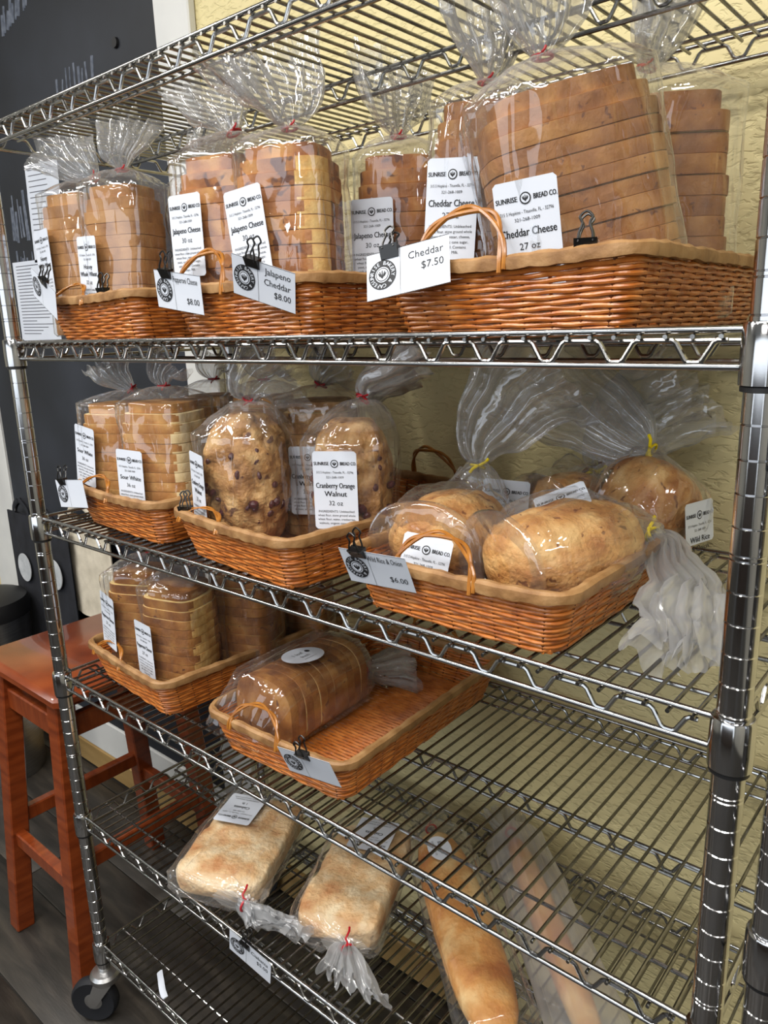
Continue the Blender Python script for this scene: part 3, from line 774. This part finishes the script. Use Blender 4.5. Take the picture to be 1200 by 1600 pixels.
def lump(w, d, h, seed, sq=2.6, rough=.004, nu=56, nv=40, freq=24, flat=.25):
    """rounded whole loaf standing on its end, axis Z, z from 0 to h"""
    vs = []; fs = []
    for i in range(nv+1):
        t = i/nv; th = pi*t; zc = -cos(th); rr = sin(th)
        zc = sgnpow(zc, .8); rr = max(rr, 0)**.62
        for k in range(nu):
            u = 2*pi*k/nu; e = 2/sq
            p = V((sgnpow(cos(u), e)*w/2*rr, sgnpow(sin(u), e)*d/2*rr, (zc+1)/2*h))
            q_ = p*freq+V((seed*3.1, seed, 0)); nn = noise.noise(q_)*.8+.5*noise.noise(q_*2.3)-.55*(1-min(1, 5*abs(noise.noise(q_*1.4+V((4, 4, 4))))))+.25*abs(noise.noise(q_*4.1))
            s = 1+nn*rough/(.05)
            vs.append((p.x*s, p.y*s, p.z+noise.noise(q_+V((9, 9, 9)))*rough))
    for i in range(nv):
        for k in range(nu):
            k2 = (k+1) % nu; fs.append((i*nu+k, i*nu+k2, (i+1)*nu+k2, (i+1)*nu+k))
    b = MB(); b.add(vs, fs); return b
def berries(parent, w, d, h, cnt, seed, az0, az1, m='berry', sz=.0075):
    rs = random.Random(seed); b = MB(); b.lathe([(.2, -.9), (.8, -.55), (1, 0), (.8, .55), (.2, .9)], 8); me = b.mesh('cranberry', M[m])
    for i in range(cnt):
        az = R(rs.uniform(az0, az1)); z = rs.uniform(.1, .92)*h; e = 2/2.6
        rr = max(0, 1-abs(2*z/h-1)**3.2)
        c, s = cos(az), sin(az); x = sgnpow(c, e)*w/2*rr; y_ = sgnpow(s, e)*d/2*rr
        o = place('cranberry', me, parent, (x*.985, y_*.985, z), (rs.random()*3, rs.random()*3, rs.random()*3)); k = sz*rs.uniform(.6, 1.1); o.scale = (k, k*rs.uniform(.6, 1.0), k*rs.uniform(.5, .9))
def whole(lab, loc, rz, w, d, h, cr, seed, neck, tail, fan, fan_dir, labels, nb=16, lean=(0, 0)):
    t = tag(empty('bagged_loaf', loc, (R(lean[0]), R(lean[1]), R(rz))), lab, 'bread', LOAF_GROUP)
    lo = lump(w, d, h, seed, 2.6, .0075, 72, 52, 26).build('loaf', M[cr], t, loc=(0, 0, .002))
    if nb: berries(lo, w, d, h, nb, seed, -150-rz, 20-rz)
    a, b = w/2+.009, d/2+.009
    bag(t, seed, a, b, h*.86, neck, tail, fan, fan_dir, sq=2.7)
    for (kind, az, zc, rl) in labels:
        al = R(az-rz); nx, ny = cos(al), sin(al); e = 2/2.7
        U = [2*pi*k/180 for k in range(180)]; best = max((sgnpow(cos(u), e)*a*nx+sgnpow(sin(u), e)*b*ny) for u in U)
        u = max(U, key=lambda u: sgnpow(cos(u), e)*a*nx+sgnpow(sin(u), e)*b*ny)
        px, py = sgnpow(cos(u), e)*a, sgnpow(sin(u), e)*b; tx, ty = -ny, nx; sh = px*tx+py*ty
        c = V((nx, ny, 0))*(best+.003)+V((tx, ty, 0))*sh*.6
        add_label(t, kind, (c.x, c.y, zc), (nx, ny, 0), R(rl))
    return t
whole('knobbly whole cranberry loaf at the front left of its basket', (0.469, 0.100, s3), 16, .116, .106, .192, 'c_cranberry', 41, (.012, 0, .212), [(.02, 0, .232), (.06, .02, .258)], (.07, .025), (.8, .5, 0), [(K_CRAN, -108, .092, -2)], 34)
whole('whole cranberry loaf with the full label facing the camera', (.634, .148, s3), 36, .108, .106, .188, 'c_cranberry', 42, (.015, .01, .214), [(.03, .02, .232), (.09, .04, .262)], (.06, .03), (.5, .8, 0), [(K_CRAN, -62, .105, 0)], 34)
standing('sliced cranberry loaf wedged behind the two whole ones', (.505, .222, s3), 30, .112, .108, .200, 13, 'c_cranberry', 'crumb', 43, (0, 0), (0, 0, .225), [(.01, 0, .242), (.03, .01, .262)], (.06, .03), (.8, .5, 0), [(K_CRAN, -62, .09, 0)])

def lying(lab, loc, rot, w, d, h, cr, seed, neck, tail, fan, fan_dir, labels=(), tie='yellow_tie', sq=2.1, rough=.0045, pad=.009, mats=None, n=112, slack=.004, freq=18, lname='loaf', body=True, hb=.88, neck_r=.0085, wob=1.2):
    """loaf whose long axis is local Z; labels are (kind,pos,normal,up,roll,w,h) in local space"""
    t = tag(empty('bagged_loaf', loc, rot), lab, 'bread', LOAF_GROUP)
    lump(w, d, h, seed, sq, rough, freq=freq).build(lname, M[cr], t)
    f = (lambda q_: (max(.3, (1-abs(2*(q_*hb)-1)**3.0))**.5,)*2) if body else None
    bag(t, seed, w/2+pad, d/2+pad, h*hb, neck, tail, fan, fan_dir, sq=max(2.2, sq), base=-.006, tie=tie, mats=mats, body=f, n=n, slack=slack, neck_r=neck_r, wob=wob)
    for (kind, pos, nrm, u_, rl, lw, lh) in labels: add_label(t, kind, pos, nrm, R(rl), lw, lh, u_)
    return t
def axis_rot(direction, roll=0):
    d_ = V(direction).normalized(); q_ = d_.to_track_quat('Z', 'Y'); return (q_ @ Euler((0, 0, roll)).to_quaternion()).to_euler()
def to_local(loc, rot, p): return tuple(rot.to_matrix().inverted() @ (V(p)-V(loc)))
def dirl(rot, v): return tuple(rot.to_matrix().inverted() @ V(v))
def lying_w(lab, start, end, w, d, cr, seed, neckw, tailw, fan, fan_dir, labels=(), **k):
    """world-space version: loaf runs from start to end, neck/tail/labels in world space"""
    s, e = V(start), V(end); rot = axis_rot(e-s); h = (e-s).length
    roll = k.pop('roll', None)
    # roll the local frame so local X lies level
    mt = rot.to_matrix(); z = mt.col[2]; x = EZ.cross(z); x = x.normalized() if x.length > .05 else EX; y_ = z.cross(x)
    rot = Matrix((x, y_, z)).transposed().to_euler()
    return lying(lab, start, rot, w, d, h, cr, seed, to_local(s, rot, neckw), [to_local(s, rot, p) for p in tailw], fan, dirl(rot, fan_dir),
                 [(kk, to_local(s, rot, p), dirl(rot, nn), dirl(rot, uu), rl, lw, lh) for (kk, p, nn, uu, rl, lw, lh) in labels], **k)

zb = SURF[3]+.012
lying_w('round onion loaf with a yellow tie at the left of its basket', (.816, .065, zb+.052), (.790, .215, zb+.056), .132, .104, 'c_round', 51,
        (.770, .246, 1.236), [(.772, .262, 1.275), (.815, .285, 1.345), (.85, .295, 1.375)], (.105, .045), (.85, .4, 0),
        [(K_RICE, (.832, .047, zb+.054), (.25, -1, .35), (0, 0, 1), -6, .060, .048)])
lying_w('large round onion loaf with yellow tie hanging out over the basket rim', (.925, .052, zb+.056), (.985, .225, zb+.062), .122, .108, 'c_round', 52,
        (1.012, .243, 1.180), [(1.040, .222, 1.172), (1.080, .160, 1.140), (1.106, .080, 1.122)], (.056, .026), (.5, .8, .2),
        [(K_RICE, (.936, .165, zb+.108), (-.10, -.50, .86), (-.6, .75, .3), 0, .060, .045)], wob=2.0, mats=[M['film'], M['film_mid'], M['film_dense']])
lying_w('round onion loaf at the back right corner of its basket', (.965, .290, zb+.030), (.985, .345, zb+.125), .118, .118, 'c_round', 53,
        (.963, .352, 1.258), [(.93, .355, 1.275), (.84, .36, 1.325), (.79, .36, 1.365)], (.10, .04), (.0, .3, 1),
        [(K_RICE, (1.044, .298, 1.188), (1, -.25, .1), (0, 0, 1), 0, .056, .05)])
lying_w('round onion loaf at the back, half hidden by its neighbours', (.845, .280, zb+.050), (.870, .400-.02, zb+.054), .118, .104, 'c_round', 54,
        (.872, .392, 1.215), [(.88, .405, 1.245), (.93, .41, 1.300), (.99, .41, 1.335)], (.09, .03), (.85, .1, .3),
        [(K_RICE, (.806, .258, 1.194), (.55, -.80, .35), (0, 0, 1), -6, .062, .05)], tie='yellow_tie')

# --- fourth shelf
s4 = SURF[4]+.009
standing('sliced pepperoni cheese loaf at the far left of the fourth shelf', (0.138, 0.112, s4), 25, .110, .106, .196, 12, 'c_pepperoni', 'crumb', 61, (0, 0), (.02, 0, .232), [(.02, 0, .25), (.05, .02, .264)], (.05, .02), (1, .3, 0), [(K_PEP, -98, .115, -6)])
standing('sliced pepperoni cheese loaf with pale cut side, front of the fourth shelf', (0.246, 0.114, s4), 16, .112, .108, .190, 12, 'c_pepperoni', 'crumb', 62, (0, 0), (.02, .02, .230), [(.03, .02, .25), (.07, .03, .264)], (.05, .02), (1, .3, 0), [(K_PEP, -95, .085, 0)], pale=(-26, 24))
standing('sliced pepperoni cheese loaf behind the front pair, fourth shelf', (.282, .232, s4), 22, .118, .112, .205, 12, 'c_pepperoni', 'crumb', 63, (0, 0), (0, 0, .232), [(.02, 0, .25), (.05, .02, .264)], (.05, .02), (1, .3, 0))
standing('sliced pepperoni cheese loaf at the very back of the fourth shelf', (.300, .352, s4), 22, .112, .092, .205, 12, 'c_pepperoni', 'crumb', 64, (0, 0), (0, 0, .232), [(.02, 0, .25), (.05, .02, .264)], (.05, .02), (1, .3, 0))
# single half loaf lying in the nearly empty basket: axis runs back, slices upright
def half_loaf():
    loc = (.505, .062, s4+.002); rz = 4
    t = tag(empty('bagged_loaf', loc, (0, 0, R(rz))), 'half loaf lying alone in its basket with an oval white sticker', 'bread', LOAF_GROUP)
    rs = random.Random(71); n = 11; st = .0165
    for i in range(n):
        me = slice_mesh(.118, .104, .0163, 'c_pepperoni', 'c_pepperoni' if i == 0 else 'crumb', rs.randint(0, 3), None)
        o = place('slice', me, t, (rs.uniform(-1, 1)*.001, .004+(i+1)*st, .055+rs.uniform(-1, 1)*.001), (R(90)+rs.uniform(-1, 1)*.02, 0, rs.uniform(-1, 1)*.02))
    # bag along +Y
    holder = MB(); rings = []
    for i in range(8):
        s = i/7; rings.append((V((-.01*(1-s), -.042+.040*s, .030+.024*s)), EX, EZ, .066-.004*s, .006+.050*s**.7, 2.6, .05*(1-s), .006))
    for i in range(1, 15):
        rings.append((V((0, -.002+.192*i/14, .055)), EX, EZ, .065, .058, 3.0, .012, .003))
    for i in range(1, 13):
        s = i/12; e = (1-s)**.7; rings.append((V((.02*s, .190+.035*s, .055-.02*s)), EX, EZ, .009+.056*e, .009+.049*e, 2.2, .02+.1*s, .003))
    tf = len(rings)-3
    for i in range(1, 20):
        s = i/19; g = s**.6; rings.append((V((.02+.045*s, .225+.075*s, .035-.012*s)), V((.75, -.65, 0)), EZ, .008+.045*g, .008+.016*g, 2.0, .28, .003+.007*s))
    film_tube(rings, 112, 71, 'bag', t, [M['film'], M['film_mid'], M['film_tail']], tf)
    c = MB(); c.tube([(.02+.010*cos(2*pi*k/16), .225, .035+.010*sin(2*pi*k/16)) for k in range(16)], .0017, 6, closed=True); c.build('twist_tie', M['red_tie'], t)
    b = MB(); nn = 28; b.add([(.040*cos(2*pi*k/nn), .029*sin(2*pi*k/nn), 0) for k in range(nn)]+[(.040*cos(2*pi*k/nn), .029*sin(2*pi*k/nn), -.0003) for k in range(nn)], [tuple(range(nn))]+[(i, nn+i, nn+(i+1) % nn, (i+1) % nn) for i in range(nn)])
    o = b.build('sticker', M['paper'], t, False, (.012, .085, .1165), (R(0), R(6), R(95)))
    q = MB(); put_text(q, '1 loaf', -.004, .004, .011, .03, 'c', .0004); put_text(q, 'fresh', -.002, -.009, .010, .026, 'c', .0004); put_text(q, 'SUNRISE BREAD CO.', .0, -.0165, .0035, .03, 'c', .0004)
    disc(q, .018, .006, .0045, .0004)
    q.build('lettering', M['ink'], o, False)
half_loaf()

# --- fifth shelf: two bagged ciabatta and two long loaves
z5 = SURF[5]
def ciabatta(lab, c, ang, w, l, h, seed, neckp, tailp, lp):
    # box-like flat loaf, long axis local Y
    t = tag(empty('bagged_loaf', (c[0], c[1], z5+.003), (0, 0, R(ang))), lab, 'bread', LOAF_GROUP)
    vs = []; fs = []; nu, nv = 48, 26
    for i in range(nv+1):
        s = i/nv; yy = -l/2+l*s; q_ = abs(2*s-1); rr = max(0, 1-q_**14)**.4
        for k in range(nu):
            u = 2*pi*k/nu; x = sgnpow(cos(u), .28)*w/2*(.90+.10*rr)*rr; zz = h/2+sgnpow(sin(u), .42)*h/2*rr
            p = V((x, yy, zz)); nn = noise.noise(p*22+V((seed, 0, 0)))*.007+noise.noise(p*60)*.003
            vs.append((x*(1+nn*3), yy, max(.001, zz+nn*1.2)))
    for i in range(nv):
        for k in range(nu):
            k2 = (k+1) % nu; fs.append((i*nu+k, i*nu+k2, (i+1)*nu+k2, (i+1)*nu+k))
    b = MB(); b.add(vs, fs); b.build('loaf', M['c_ciabatta'], t)
    rings = []; A, B = w/2+.007, h/2+.006; z0 = h/2+.002
    for s in (.5, .9, 1.0): rings.append((V((0, l/2+.010-.006*(s > .95), z0)), EX, EZ, A*s, B*s*.8, 3.2, 0, .002))
    for i in range(20): rings.append((V((0, l/2-.0-l*(i+.5)/20, z0)), EX, EZ, A, B, 3.4, .008, .0035))
    nk = V(neckp)
    for i in range(1, 13):
        s = i/12; e = (1-s)**.62; c0 = V((0, -l/2, z0)); rings.append((c0.lerp(nk, s), EX, EZ, .009+(A-.009)*e, .009+(B-.009)*e, 2.4, .02+.14*s, .003))
    tf = len(rings)-4
    cp = catmull([nk]+[V(p) for p in tailp], 14)
    for i, cc in enumerate(cp[1:], 1):
        s = i/(len(cp)-1); g = s**.55; rings.append((cc, V((1, -.2, 0)).normalized(), EZ, .008+.050*g, .006+.011*g, 2.0, .30, .002+.009*s))
    film_tube(rings, 112, seed, 'bag', t, [M['film'], M['film_mid'], M['film_dense']], tf)
    c_ = MB(); d_ = (V(tailp[0])-nk).normalized(); x = d_.orthogonal().normalized(); y_ = d_.cross(x)
    c_.tube([nk+x*.0098*cos(2*pi*k/16)+y_*.0098*sin(2*pi*k/16) for k in range(16)], .0019, 6, closed=True)
    c_.tube([nk+EZ*.009, nk+V((-.004, .002, .016)), nk+V((-.002, .012, .020)), nk+V((-.004, .02, .020))], .0017, 6); c_.build('twist_tie', M['red_tie'], t)
    add_label(t, K_CIA, (lp[0], lp[1], h+.0105), (0, 0, 1), R(lp[2]), .072, .082, (0, 1, 0))
    return t
ciabatta('flat floury ciabatta with its label uppermost, left on the fifth shelf', (.350, .122, 0), 25, .160, .235, .048, 81, (.072, -.142, .034), [(.098, -.150, .030), (.135, -.158, .026)], (-.026, .050, 178))
ciabatta('pinkish flat ciabatta lying right of the other, on the fifth shelf', (.572, .185, 0), 24, .135, .245, .046, 82, (.034, -.148, .032), [(.045, -.170, .028), (.058, -.196, .024)], (.005, .075, 178))
def long_loaf(lab, a, b, w, h, seed, mats, wp, sticker=None, off=0, cr='c_baguette'):
    lo = lying_w(lab, a, b, w, h, cr, seed, V(b)+(V(b)-V(a)).normalized()*.02, [V(b)+(V(b)-V(a)).normalized()*.04, V(b)+(V(b)-V(a)).normalized()*.09], (.05, .012), (1, 1, 0), (), tie='red_tie', sq=2.2, rough=.0015, pad=wp, mats=mats, hb=.95, body=False, freq=14)
    return lo
ba = long_loaf('long pale baguette in a clear sleeve with an oval sticker', (.915, .080, z5+.040), (.610, .345, z5+.034), .094, .060, 91, [M['film']]*3, .008)
bb = long_loaf('thin long loaf in a wide cloudy sleeve at the back of the fifth shelf', (1.025, .135, z5+.036), (.725, .430, z5+.030), .046, .040, 92, [M['film_paper']]*3, .026)
b = MB(); nn = 28; b.add([(.030*cos(2*pi*k/nn), .020*sin(2*pi*k/nn), 0) for k in range(nn)]+[(.030*cos(2*pi*k/nn), .020*sin(2*pi*k/nn), -.0003) for k in range(nn)], [tuple(range(nn))]+[(i, nn+i, nn+(i+1) % nn, (i+1) % nn) for i in range(nn)])
o = b.build('sticker', M['paper'], ba, False)
o.matrix_world = Matrix.Translation((.668, .285, z5+.0745)) @ Euler((0, 0, R(-40))).to_matrix().to_4x4()
o.matrix_parent_inverse = Euler(ba.rotation_euler).to_matrix().to_4x4().inverted() @ Matrix.Translation(-V(ba.location))
q = MB(); put_text(q, 'Baguette', 0, 0, .009, .04, 'c', .0004); put_text(q, 'SUNRISE BREAD CO.', 0, -.010, .0045, .036, 'c', .0004); q.build('lettering', M['ink'], o, False)

# ------------------------------------------------------------------ price cards and clips
def ring_text(mb, s, r, z, size, a0, a1, mi):
    n = len(s)
    for i, ch in enumerate(s):
        if ch == ' ': continue
        a = a0+(a1-a0)*i/max(1, n-1); put_text(mb, ch, r*cos(a), r*sin(a), size, None, 'c', z, 0, mi, a-pi/2)
def shift(mb, i0, dx, dy):
    mb.v[i0:] = [(x+dx, y_+dy, z) for x, y_, z in mb.v[i0:]]
def card_logo(mb, cx, cy, r):
    i0 = len(mb.v); z = .0005
    disc(mb, 0, 0, r, z, 36, 0)
    ring_text(mb, 'SUNRISE BAKERY & CAFE', r*.66, z+.0001, r*.36, R(215), R(-130), 1)
    disc(mb, 0, 0, r*.52, z+.0001, 30, 1); disc(mb, 0, 0, r*.46, z+.0002, 30, 0); disc(mb, 0, 0, r*.40, z+.0003, 30, 1); wheat(mb, 0, 0, r*.62, z+.0004, 0)
    shift(mb, i0, cx, cy)
CW, CH = .088, .048
cardm = MB(); cardm.box(-CW/2, CW/2, -CH/2, CH/2, -.0004, 0); cardm = cardm.mesh('price_card', M['paper'], False)
clip_body = MB()
clip_body.add([(-.0095, -.0055, 0), (.0095, -.0055, 0), (.0095, .0055, 0), (-.0095, .0055, 0), (-.0095, -.0008, -.012), (.0095, -.0008, -.012), (.0095, .0008, -.012), (-.0095, .0008, -.012)],
              [(0, 1, 2, 3), (1, 0, 4, 5), (3, 2, 6, 7), (0, 3, 7, 4), (2, 1, 5, 6), (7, 6, 5, 4)]); clip_body = clip_body.mesh('body', M['black_metal'], False)
hm = MB(); hm.tube(catmull([(-.006, 0, -.003), (-.0055, .001, .004), (-.0030, .0015, .012), (-.0052, .002, .017), (0, .0022, .0215), (.0052, .002, .017), (.0030, .0015, .012), (.0055, .001, .004), (.006, 0, -.003)], 4), .0011, 6); hm = hm.mesh('handle', M['black_metal'])
def price_card(lab, loc, rz, tilt, roll, lines, cliplab, clip_dx=-.01, clip_h=.0, price=None, cw=1.0, face=True):
    """card whose centre is at loc, facing -Y turned by rz; the clip bites its top edge"""
    base = Matrix.Translation(loc) @ Matrix.Rotation(R(rz), 4, 'Z') @ Matrix.Rotation(R(90+tilt), 4, 'X') @ Matrix.Rotation(R(roll), 4, 'Z')
    o = place('price_card', cardm); o.matrix_world = base; tag(o, lab, 'price card')
    mb = MB(); card_logo(mb, -CW/2+.0175, .0, .0150)
    mb.add([(-CW/2+.0365, -CH/2, .0003), (-CW/2+.0369, -CH/2, .0003), (-CW/2+.0369, CH/2, .0003), (-CW/2+.0365, CH/2, .0003)], [(0, 1, 2, 3)])
    y0 = .012 if len(lines) > 2 else .009
    for i, ln in enumerate(lines): put_text(mb, ln, CW/2-.006, y0-.0125*i, .0105, CW*.52, 'r', .0004)
    for bx0, bx1, by0, by1 in ((-CW/2, CW/2, -CH/2, -CH/2+.0005), (-CW/2, CW/2, CH/2-.0005, CH/2)):
        mb.add([(bx0, by0, .0002), (bx1, by0, .0002), (bx1, by1, .0002), (bx0, by1, .0002)], [(0, 1, 2, 3)])
    mb.build('lettering', [M['ink'], M['paper']], o, False)
    if cliplab:
        c = empty('binder_clip', (0, 0, 0)); c.matrix_world = base @ Matrix.Translation((clip_dx, CH/2+.003+clip_h, .0005)) @ Matrix.Rotation(R(-90), 4, 'X')
        tag(c, cliplab, 'binder clip', 'black binder clips')
        place('body', clip_body, c)
        for s in (-1, 1): place('handle', hm, c, (0, s*.0035, 0), (R(-16*s), 0, 0 if s > 0 else pi))
    return o
def rim_pt(i, x, dz=0, dy=-.009):
    k, cx, fy, rz, _ = BASK[i]; v = Matrix.Rotation(R(rz), 3, 'Z') @ V((x, -TL/2+dy, 0)); return (cx+v.x, fy+TL/2+v.y, SURF[k]+BH+dz)
price_card('price card tilted at the left corner of the honey wheat basket', (.122, .004, 1.487), -8, 8, -28, ['', '', ''], 'black binder clip at the left corner of the honey wheat basket', .004)
price_card('price card reading Pepperoni Cheese clipped between the left and middle baskets', (.477, .004, 1.472), 3, 10, -9, ['Pepperoni Cheese', '', '$8.00'], 'black binder clip holding the Pepperoni Cheese card', -.020)
price_card('price card reading Jalapeno Cheddar 8.00, hanging askew', (.643, .002, 1.473), 7, 20, -19, ['Jalapeno', 'Cheddar', '$8.00'], 'black binder clip holding the Jalapeno Cheddar card', -.014)
price_card('price card reading Cheddar 7.50 at the left corner of its basket', (.851, .002, 1.475), 11, -20, 10, ['Cheddar', '$7.50'], 'black binder clip holding the Cheddar card', -.018)
price_card('small price card at the left corner of the white loaf basket', (.119, .006, 1.165), 2, 2, 6, ['', ''], 'black binder clip at the left corner of the white loaf basket', -.02)
price_card('price card reading Wild Rice & Onion 6.00', (.808, -.008, 1.167), 5, 24, 1, ['Wild Rice & Onion', '', '$6.00'], 'black binder clip holding the Wild Rice card', -.018)
price_card('price card drooping from the nearly empty basket', (.674, -.002, .872), 7, 22, 4, ['', ''], 'black binder clip at the corner of the nearly empty basket', .0)
price_card('price card fixed to the front rail of the fifth shelf', (.521, -.009, .487), 4, 6, -13, ['Ciabatta', '$5.00'], 'black binder clip on the front rail of the fifth shelf', -.01, -.004)
def loose_clip(lab, p, rz, tilt=0):
    c = empty('binder_clip', p, (R(tilt), 0, R(rz))); tag(c, lab, 'binder clip', 'black binder clips'); place('body', clip_body, c)
    for s in (-1, 1): place('handle', hm, c, (0, s*.0035, 0), (R(-16*s), 0, 0 if s > 0 else pi))
loose_clip('black binder clip standing alone on the cheddar basket rim', rim_pt(2, .092, .012, .0), 20)
loose_clip('black binder clip standing alone on the honey wheat basket rim', rim_pt(0, .060, .012, .0), 10)
loose_clip('black binder clip at the left corner of the cranberry basket rim', rim_pt(4, -.105, .012, .002), 30)

# ------------------------------------------------------------------ stool
st = tag(empty('bar_stool', (-.262, .19, 0)), 'red-brown wooden bar stool standing behind the left post', 'stool')
def bar(name, a, b, tx, ty, parent=st):
    a, b = V(a), V(b); d_ = b-a; l = d_.length; z = d_.normalized(); ref = EZ if abs(z.z) < .8 else EX
    x = ref.cross(z).normalized(); y_ = z.cross(x); m = MB(); m.box(-tx/2, tx/2, -ty/2, ty/2, 0, l, .003)
    o = m.build(name, M['stool'], parent); o.matrix_local = Matrix.Translation(a) @ Matrix((x, y_, z)).transposed().to_4x4(); return o
m = MB(); m.box(-.188, .188, -.180, .170, .688, .720, .010); m.build('seat', M['stool'], st)
feet = {}
for sx in (-1, 1):
    for sy in (-1, 1):
        b_ = (sx*.155, sy*.190, 0); t_ = (sx*.125, sy*.140, .688); bar('leg', b_, t_, .043, .043); feet[(sx, sy)] = (V(b_), V(t_))
def at(sx, sy, z): a, b = feet[(sx, sy)]; return a.lerp(b, z/.688)
for sy in (-1, 1):
    bar('apron', at(-1, sy, .615), at(1, sy, .615), .022, .055) if False else bar('apron', at(-1, sy, .620), at(1, sy, .620), .022, .05)
    bar('stretcher', at(-1, sy, .255), at(1, sy, .255), .024, .036)
for sx in (-1, 1):
    bar('apron', at(sx, -1, .620), at(sx, 1, .620), .022, .05); bar('stretcher', at(sx, -1, .30), at(sx, 1, .30), .024, .036)

# ------------------------------------------------------------------ bags hanging on the board
def tote(lab, x0, x1, z0, z1, y, m, oval=None, rz=0):
    t = empty('tote_bag', ((x0+x1)/2, y, z0), (0, R(rz), 0)); tag(t, lab, 'tote bag'); w_ = x1-x0; h = z1-z0
    vs = []; fs = []; nx, nz = 14, 16
    for s in (-1, 1):
        o0 = len(vs)
        for j in range(nz+1):
            for i in range(nx+1):
                u, v = i/nx, j/nz; bul = .014*sin(pi*u)*(1-.6*v)+.003*noise.noise(V((u*6, v*6, x0)))
                vs.append(((u-.5)*w_, s*max(.0015, bul), v*h))
        for j in range(nz):
            for i in range(nx):
                q_ = (o0+j*(nx+1)+i, o0+j*(nx+1)+i+1, o0+(j+1)*(nx+1)+i+1, o0+(j+1)*(nx+1)+i); fs.append(q_ if s < 0 else q_[::-1])
    b = MB(); b.add(vs, fs); b.build('pouch', m, t)
    for s in (-1, 1):
        b = MB(); b.tube(catmull([(-w_*.25, s*.004, h-.02), (-w_*.2, s*.005, h+.02), (0, s*.006, h+.045), (w_*.2, s*.005, h+.02), (w_*.25, s*.004, h-.02)], 6), .009, 6, flat=.25, upv=(1, 0, 0.01)); b.build('strap', m, t)
    if oval:
        ox, oz, orx, orz = oval; b = MB(); nn = 28
        b.add([(ox+orx*cos(2*pi*k/nn), -.0185, oz+orz*sin(2*pi*k/nn)) for k in range(nn)]+[(ox+orx*cos(2*pi*k/nn), -.016, oz+orz*sin(2*pi*k/nn)) for k in range(nn)], [tuple(range(nn))]+[(i, nn+i, nn+(i+1) % nn, (i+1) % nn) for i in range(nn)])
        b.build('emblem', M['white_print'], t, False)
tote('cream canvas tote bag hanging behind the fourth shelf', -.885, -.60, .600, .90, WY-.048, M['canvas'])
tote('black tote bag with a white oval emblem, right of the pair', -1.02, -.79, .42, .86, WY-.090+.016, M['black_canvas'], (.036, .295, .044, .048))
tote('black tote bag with a white oval emblem nearest the white door trim', -1.25, -1.03, .42, .86, WY-.046, M['black_canvas'], (.0, .26, .044, .048))

# steel bin against the wall at far left
tb = tag(empty('trash_can', (-1.16, .29, 0)), 'stainless steel bin with a black lid at the far left edge', 'trash can')
m = MB(); m.lathe([(.118, 0), (.12, .01), (.138, .55), (.14, .56)], 32); m.build('body', M['steel'], tb)
m = MB(); m.lathe([(.144, .555), (.146, .585), (.138, .61), (.09, .622)], 32); m.build('lid', M['black_plastic'], tb)

# crumpled label lying on the bottom shelf
m = MB(); m.tube(catmull([(.16, .035, SURF[6]+.003), (.185, .022, SURF[6]+.010), (.205, .012, SURF[6]+.006), (.222, -.004+.01, SURF[6]+.004)], 5), .006, 6, flat=.25, upv=(0, 1, .3)); tag(m.build('paper_scrap', M['paper']), 'thin curled paper scrap lying on the bottom shelf', 'paper scrap')

# ------------------------------------------------------------------ room beyond the frame
for i, (lx, ly) in enumerate(LAMPS):
    t = tag(empty('ceiling_light', (lx, ly, 2.8)), ['long white ceiling light nearest the middle of the bread rack', 'long white ceiling light nearest the right end of the bread rack', 'long white ceiling light nearest the left end of the bread rack', 'long white ceiling light above the service counter'][i], 'ceiling light', 'ceiling lights over the shop floor')
    m = MB(); m.box(-.58, .58, -.13, .13, -.11, 0, .01); m.build('housing', M['white_trim'], t)
sp_m = MB(); sp_m.lathe([(.058, -.030), (.078, -.032), (.080, -.026), (.066, -.004), (.062, 0)], 28, capb=False); sp_m = sp_m.mesh('sparkle_downlight', M['white_trim'])
for i, (lx, ly) in enumerate(SPARKLE_SPOTS):  # trim rings for the added sparkle lights
    tag(place('sparkle_downlight', sp_m, None, (lx, ly, 2.799)), 'small unseen ceiling spotlight added for sparkle on the bread bags', 'ceiling light', 'added sparkle spotlights')
ct = tag(empty('service_counter', (.6, -3.3, 0)), 'dark wooden service counter across the shop behind the camera', 'counter')
m = MB(); m.box(-1.6, 1.6, -.3, .3, 0, .98, .005); m.build('body', M['counter'], ct)
m = MB(); m.box(-1.65, 1.65, -.34, .34, .98, 1.02, .008); m.build('worktop', M['counter'], ct)
